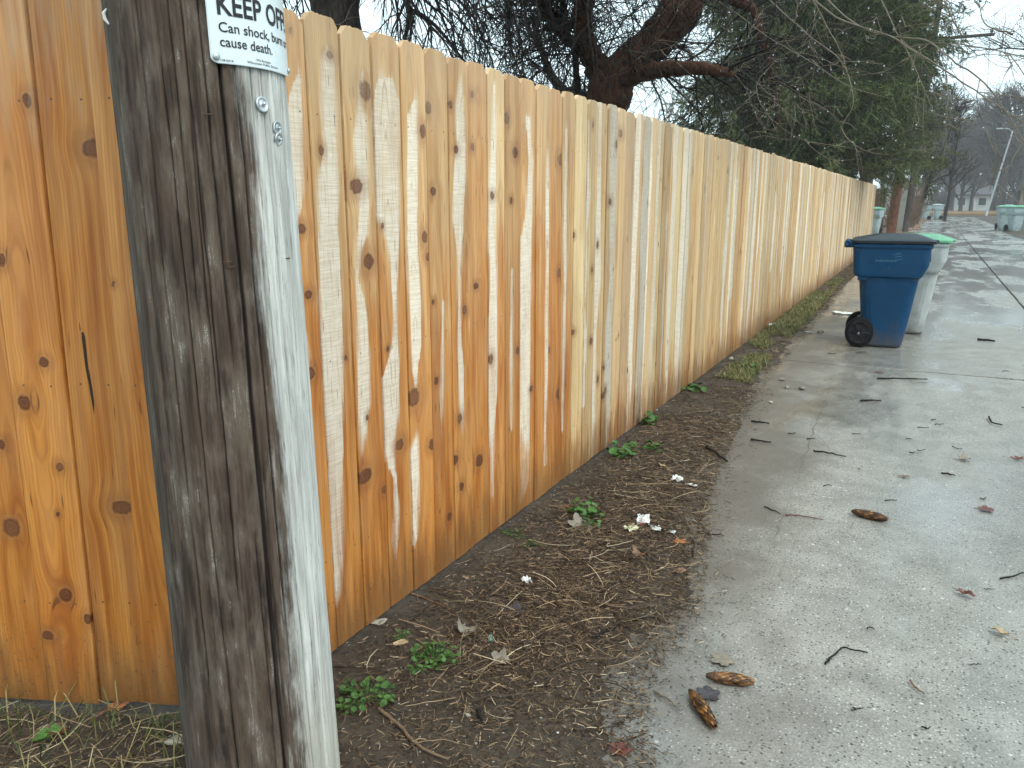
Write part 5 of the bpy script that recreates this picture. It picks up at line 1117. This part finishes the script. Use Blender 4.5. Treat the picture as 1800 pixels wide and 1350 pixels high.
leaf(815, 1125, .075, 'crumpled pale brown leaf right of the weeds', M['lf_gr'], 'maple', 2.0, 1.1, .4)
leaf(1020, 935, .11, 'large pale veined leaf below the big green weed', M['lf_gr'], 'maple', 1.2, .5, .3)
leaf(995, 900, .06, 'curled brown leaf left of the big green weed', M['lf_br'], 'lobed', .3, .8, .3)
leaf(1270, 1163, .075, 'flattened grey-brown leaf above the pair of cones', M['lf_gr'], 'maple', .1, .1, .02, lift=.002)
leaf(1245, 1222, .075, 'dark soaked leaf under the pair of cones', M['lf_dk'], 'maple', 1.9, .12, .03, lift=.001)
leaf(1698, 1049, .055, 'red-brown curled leaf on the right-hand concrete', M['lf_red'], 'oval', -.4, 1.4, .1)
leaf(1757, 1117, .060, 'tan curled leaf near the right frame edge', M['lf_tan'], 'oval', 2.6, 1.2, .15)
leaf(1733, 898, .070, 'flat brown leaf on the wet concrete at right', M['lf_red'], 'maple', .5, .15, .03)
leaf(1790, 810, .090, 'red-brown wet leaf cut by the right frame edge', M['lf_red'], 'lobed', .1, .6, .1)
leaf(1694, 810, .070, 'grey curled leaf on the wet concrete', M['lf_gr'], 'maple', .6, .9, .2)
leaf(1090, 1322, .060, 'dull red leaf at the bottom of the verge', M['lf_red'], 'maple', .3, .15, .02)
leaf(1195, 1010, .055, 'brown leaf at the concrete edge below the orange leaf', M['lf_br'], 'oval', .9, .5, .2)
leaf(1163, 825, .085, 'tan leaf standing in the mid verge litter', M['lf_tan'], 'oval', 2.3, .7, .4)
leaf(1160, 905, .050, 'brown leaf above the white paper scrap', M['lf_br'], 'lobed', .9, .7, .3)
leaf(1320, 640, .10, 'brown leaf at the near end of the grass strip', M['lf_br'], 'oval', .9, .5, .3)
leaf(208, 1250, .060, 'rusty leaf caught at the foot of the left boards', M['lf_or'], 'oval', 1.4, .9, .5)
leaf(1590, 840, .06, 'small brown leaf flat on the middle of the concrete', M['lf_br'], 'lobed', .2, .2, .03)
leaf(95, 1295, .075, 'dark brown leaf in the dry grass at lower left', M['lf_red'], 'oval', .6, .8, .4)
leaf(1545, 655, .10, 'brown leaf in front of the blue cart', M['lf_br'], 'lobed', .4, .2, .03)
leaf(1120, 985, .06, 'brown curled leaf under the white paper scrap', M['lf_br'], 'maple', 1.4, .9, .3)
leaf(880, 1175, .06, 'pale brown crumpled leaf below the foil wrapper', M['lf_gr'], 'maple', .4, 1.0, .4)
# sticks
def stick(pts, r, mat, label, z=None, group=None, wob=.003):
    P = []
    for u, v in pts: p_ = gp(u, v, CZT); p_[2] = ground_z(p_[0], p_[1])+r*1.1; P.append(p_)
    P = smoothline(P, 4); rs = np.random.default_rng(int(pts[0][0]+pts[0][1])); P[1:-1] += rs.normal(0, wob, (len(P)-2, 3))*np.array([1, 1, .4]); P[:, 2] = np.maximum(P[:, 2], ground_z(P[:, 0], P[:, 1])+r*.9)
    rad = r*np.linspace(1.15, .6, len(P))*rs.uniform(.85, 1.15, len(P)); m = MB(); m.tubes(P-P[:1], rad, 6, True); o = m.build('stick', mat, smooth=True); o.location = P[0]; tag(o, label, 'stick', group)
D_, T_n = M['twig_dark'], M['twig_tan']
stick([(1450, 1170), (1463, 1158), (1482, 1141), (1498, 1146), (1525, 1151)], .0034, D_, 'bent black twig on the near concrete right of the cones')
stick([(1040, 1130), (1080, 1108), (1115, 1095), (1150, 1092)], .005, D_, 'long black twig lying along the verge edge, centre')
stick([(1225, 937), (1245, 941), (1272, 945)], .0035, D_, 'black twig on the concrete by the orange leaf')
stick([(1213, 948), (1220, 956), (1218, 984)], .004, D_, 'hooked black twig beside the orange leaf')
stick([(1145, 955), (1180, 968), (1217, 977)], .0022, T_n, 'straight tan stem below the orange leaf')
stick([(1242, 790), (1258, 800), (1278, 815)], .009, D_, 'short thick dark stick at the verge edge')
stick([(668, 1265), (700, 1295), (735, 1330), (790, 1352)], .0055, plain('brown_stick', (.15, .095, .055), .6, .3, 40), 'brown branch at the bottom of the verge near the pole')
stick([(700, 1285), (720, 1315), (735, 1345)], .0028, T_n, 'thin pale stem beside the brown branch near the pole')
stick([(720, 1050), (760, 1068), (797, 1085)], .0035, M['lf_br'], 'reddish stem near the fence foot')
stick([(1380, 908), (1405, 909), (1447, 916)], .0030, M['lf_red'], 'reddish twig on the concrete left of the lone cone')
stick([(1343, 893), (1360, 900), (1372, 906)], .0028, D_, 'short dark twig left of the reddish twig')
stick([(1542, 668), (1580, 668), (1630, 669)], .0075, D_, 'long dark stick in front of the blue cart')
stick([(1512, 707), (1530, 706), (1549, 707)], .0065, D_, 'short dark stick below the long one')
stick([(1430, 795), (1455, 799), (1487, 805)], .0050, D_, 'thin dark twig on the crack in the concrete')
stick([(1150, 1218), (1175, 1235), (1195, 1253)], .0035, T_n, 'split pale stem left of the lower cone')
stick([(1020, 1105), (1100, 1150), (1053, 1165)], .002, T_n, 'thin bowed stem over the bare soil')
stick([(1020, 1278), (1060, 1290), (1100, 1308)], .0022, M['lf_br'], 'thin reddish twig at the bottom of the verge')
stick([(840, 1265), (846, 1280), (850, 1292)], .0055, D_, 'stubby black stick at the bottom of the verge')
stick([(1758, 1020), (1785, 1014), (1805, 1008)], .0030, D_, 'dark twig at the right frame edge')
stick([(1718, 600), (1735, 601), (1748, 603)], .014, D_, 'thick dark chip right of the carts')
stick([(1320, 743), (1340, 745), (1352, 747)], .006, D_, 'small twig at the left edge of the concrete')
stick([(1320, 775), (1335, 778), (1355, 780)], .006, D_, 'small twig below the left-edge twig')
stick([(1738, 735), (1742, 745), (1762, 750)], .006, D_, 'forked twig on the right-hand concrete')
stick([(1655, 834), (1668, 836), (1678, 839)], .005, D_, 'short twig in the middle of the right-hand concrete')
stick([(1600, 1200), (1612, 1215), (1625, 1224)], .003, M['lf_br'], 'rotten twig at the bottom of the concrete')
rs = np.random.default_rng(17)
for k_ in range(24):
    v = rs.uniform(620, 900) if k_ < 18 else rs.uniform(900, 1300); u = rs.uniform(1380 if v < 900 else 1300, 1800); a = rs.normal(0, .2); Lp = rs.uniform(8, 24)
    stick([(u, v), (u+Lp*.5, v+Lp*.25*a+rs.normal(0, 1)), (u+Lp, v+Lp*.5*a)], .0022*900/v*rs.uniform(.7, 1.3), D_, 'small dark bit of twig on the wet concrete', group='twig bits on the concrete')
# paper scraps, foil
def scrap(u, v, w, h, label, mat, cat='paper scrap', rough=.3, seed=0, rot=0.0, n=14):
    P = gp(u, v, CZT); z0 = float(ground_z(P[0], P[1])); t = np.linspace(-.5, .5, n); A, B = np.meshgrid(t, t); r_ = 1+.25*fbm(np.arctan2(B, A)*2, 1.5, seed, 3); Z = rough*min(w, h)*(fbm(A*4+seed, B*4, seed, 3)+1)*.6
    V = np.stack([A*w*r_, B*h*r_, Z], -1).reshape(-1, 3); q_ = grid_quads(n, n); m = MB(); m.add(V, Q=q_); m.add(V-np.array([0, 0, .0012]), Q=q_[:, ::-1]); o = m.build(cat.replace(' ', '_'), mat, smooth=True); o.location = (P[0], P[1], z0+.003-Z.min()); o.rotation_euler = (0, 0, rot); tag(o, label, cat)
M['paper'] = plain('wet_white_paper', (.66, .67, .64), .6, .12, 40); M['paper_y'] = plain('yellowed_paper', (.55, .53, .36), .6, .2, 60); M['redp'] = plain('red_print', (.42, .05, .06), .5, .2, 60); M['foil'] = plain('teal_foil', (.20, .45, .42), .2, .4, 80, metal=.6)
scrap(1130, 925, .055, .105, 'crumpled white paper wrapper at the verge edge', M['paper'], seed=1, rot=.3, rough=.5)
scrap(1110, 938, .065, .05, 'yellow-white torn paper beside the crumpled wrapper', M['paper_y'], seed=2, rot=1.0, rough=.4)
scrap(1152, 938, .045, .05, 'white paper corner right of the crumpled wrapper', M['paper'], seed=3, rot=.2)
scrap(1128, 932, .022, .020, 'scrap of red print on the crumpled wrapper', M['redp'], seed=4, rough=.9)
scrap(1181, 940, .030, .030, 'small white paper bit next to the orange leaf', M['paper'], seed=5)
scrap(1190, 848, .055, .06, 'white tissue twist on the mid verge edge', M['paper'], seed=6, rough=.5)
scrap(1213, 855, .060, .03, 'thin white tissue tail on the concrete edge', M['paper'], seed=7, rough=.2)
scrap(926, 1036, .030, .045, 'small white paper tuft in the stalks', M['paper'], seed=8, rot=.9, rough=.9)
scrap(862, 1137, .016, .040, 'teal and silver foil wrapper in the litter', M['foil'], 'foil wrapper', seed=9, rot=.6, rough=.5)
scrap(1360, 575, .14, .12, 'white litter lying in the grass strip', M['paper'], seed=10, rough=.2)
scrap(1432, 527, .22, .12, 'white litter scrap farther up the grass strip', M['paper'], seed=11, rough=.2)
scrap(1482, 552, .25, .16, 'white scrap beside the blue cart wheel', M['paper'], seed=12, rough=.2)
scrap(1420, 585, .10, .05, 'thin white scrap on the verge edge by the grass', M['paper'], seed=13, rough=.2)
scrap(818, 1028, .026, .012, 'pale wood chip near the fence foot', M['lf_tan'], 'wood chip', seed=14, rough=.5)
# green weeds: small plants of rounded leaves
M['weed'] = leafy_material('weed_leaf', (.028, .072, .016), (.085, .165, .042), 20, .4); M['weed2'] = leafy_material('bright_weed_leaf', (.035, .10, .022), (.10, .21, .055), 20, .4)
def weed(u, v, spread_, n, ls_, label, mat='weed', seed=0, tall=.03):
    P = gp(u, v, 0); P[2] = ground_z(P[0], P[1]); rs = np.random.default_rng(seed+int(u)); t = tag(empty('weed', tuple(P)), label, 'weed', 'green weeds on the verge'); m = MB(); ms = MB()
    for k in range(n):
        r_ = spread_*math.sqrt(rs.random()); a = rs.uniform(0, 2*PI); c_ = np.array([r_*math.cos(a), r_*math.sin(a), 0]); c_[2] = float(ground_z(P[0]+c_[0], P[1]+c_[1]))-P[2]+rs.uniform(.004, tall); s_ = ls_*rs.uniform(.55, 1.2)
        th = np.arange(8)*PI/4; el = rs.uniform(.75, 1.0); loc = np.stack([np.cos(th)*s_, np.sin(th)*s_*el, .25*s_*np.cos(th*2)*.5], 1); nrm = np.array([rs.normal(0, .45), rs.normal(0, .45), 1]); nrm /= np.linalg.norm(nrm); e1 = np.cross(nrm, [math.cos(a), math.sin(a), .1]); e1 /= np.linalg.norm(e1); e2 = np.cross(nrm, e1)
        V = c_+loc[:, :1]*e1+loc[:, 1:2]*e2+loc[:, 2:]*nrm; V = np.concatenate([V, (c_-nrm*s_*.12)[None]]); m.add(V, T=[(i_, (i_+1) % 8, 8) for i_ in range(8)])
        b_ = np.array([c_[0]*.35, c_[1]*.35, 0]); ms.tubes(np.array([b_, (b_+c_)/2+np.array([0, 0, .006]), c_]), np.full(3, .0009), 3)
    m.build('leaves', M[mat], t, smooth=True); ms.build('stems', M[mat], t)
weed(765, 1165, .075, 90, .0085, 'dense green weed clump at the verge, right of the pole', seed=1)
weed(735, 1188, .03, 22, .007, 'small weed sprig just below the dense clump', seed=21)
weed(645, 1235, .085, 60, .0095, 'round-leaved weed beside the foot of the pole', seed=2)
weed(612, 1250, .05, 26, .007, 'fine weed hard against the pole edge', seed=3)
weed(705, 1132, .025, 18, .006, 'little weed above the small tan leaf', seed=4)
weed(1028, 908, .075, 46, .016, 'largest bright green leafy weed in the verge', 'weed2', 5, .06)
weed(1042, 928, .05, 16, .013, 'lower sprig of the bright verge weed', 'weed2', 6, .05)
weed(905, 942, .06, 26, .007, 'faint green seedlings near the fence foot', seed=7, tall=.012)
weed(935, 962, .04, 14, .008, 'bluish green seedling below the faint seedlings', seed=8, tall=.012)
weed(1093, 800, .09, 40, .020, 'green weed at the fence foot, mid verge', 'weed2', 9, .06)
weed(1152, 792, .06, 26, .018, 'green sprig right of the mid-verge weed', seed=10, tall=.04)
weed(1127, 745, .10, 36, .020, 'green weed at the fence foot farther along', 'weed', 11, .05)
weed(1208, 687, .14, 40, .026, 'dark green weed in the verge below the grass strip', 'weed', 12, .05)
weed(1322, 650, .09, 26, .02, 'bluish weed where the grass strip ends', 'weed', 13, .05)
weed(80, 1305, .035, 12, .012, 'single green weed in the dry grass at lower left', 'weed2', 14, .04)
# grass strip between fence and concrete
def blades(n, sampler, l0, l1, wd, name, mat, label, lay=.5):
    x, y = sampler(n); z = ground_z(x, y); a = rng.uniform(0, 2*PI, n); L = rng.uniform(l0, l1, n); ln = rng.uniform(.1, 1, n)*lay*2; d = np.stack([np.cos(a), np.sin(a)], 1); sd = np.stack([-np.sin(a), np.cos(a)], 1)*wd
    B = np.stack([x, y, z], 1); mid_ = B.copy(); mid_[:, :2] += d*(L*ln*.35)[:, None]; mid_[:, 2] += L*.55; tp = B.copy(); tp[:, :2] += d*(L*ln)[:, None]; tp[:, 2] += L*np.clip(1-ln*.6, .15, 1)
    z3 = np.zeros((n, 1)); s3 = np.concatenate([sd, z3], 1); V = np.stack([B-s3, B+s3, mid_+s3*.8, mid_-s3*.8, tp], 1); k = np.arange(n)[:, None]*5
    m = MB(); m.add(V.reshape(-1, 3), T=k+np.array([[3, 2, 4]]), Q=k+np.array([[0, 1, 2, 3]])); o = m.build(name, mat, attrs=dict(cv=np.repeat(rng.random(n), 5))); tag(o, label, 'grass', kind='stuff')
def grass_pts(n):
    y = 6.2+9.5*rng.random(n)**1.1; e = edge(y); x = .03+(e-.02)*rng.random(n); k = (fbm(x*3, y*1.2, 55, 3) > -.30) & (x < e*(.95-.15*rng.random(n)) ); return x[k], y[k]
def gp2(n):
    x, y = grass_pts(int(n*1.5)); return x, y
M['grass'] = vary('winter_grass', [(0, (.035, .060, .014)), (.35, (.075, .110, .024)), (.6, (.15, .145, .045)), (.85, (.30, .235, .10)), (1, (.42, .34, .18))], .6)
def blades2(n, l0, l1, wd, label):
    x, y = gp2(n); nn = len(x); blades(nn, lambda n_: (x, y), l0, l1, wd, 'grass', M['grass'], label, .8)
blades2(19000, .02, .075, .0024, 'matted green and straw-coloured grass strip along the fence')
blades(240, leftpatch, .04, .16, .0016, 'grass', M['grass'], 'dry grass blades in front of the left boards', 1.0)
def far_sh(n): y = rng.uniform(26, 60, n); x = rng.uniform(-.6, .5, n); return x, y
# fallen leaves heaped past the poles (too many and too small to count)
def lfp(n): y = rng.uniform(44, 64, n); return .25+rng.random(n)*.75, y
chips(900, lfp, .03, .08, 'fallen_leaves', vary('far_fallen_leaves', [(0, (.10, .05, .03)), (.6, (.30, .16, .08)), (1, (.5, .42, .36))]), 'heap of fallen leaves along the left alley edge past the poles', .3)


# ------------------------------------------------------------------ damp air
mb = MB(); mb.box((-115, -30, -1.1), (115, 235, 20.5)); hz = mb.build('haze', M['glass']); hz.data.materials.clear()
hm = bpy.data.materials.new('damp_air'); hm.use_nodes = True; t_ = hm.node_tree; t_.nodes.clear(); vo = t_.nodes.new('ShaderNodeOutputMaterial'); pv = t_.nodes.new('ShaderNodeVolumePrincipled')
pv.inputs['Color'].default_value = (.93, .97, 1.0, 1); pv.inputs['Density'].default_value = .0010; pv.inputs['Anisotropy'].default_value = .0; t_.links.new(pv.outputs[0], vo.inputs['Volume']); hz.data.materials.append(hm)
tag(hz, 'thin damp haze over the whole alley', 'haze', kind='stuff')
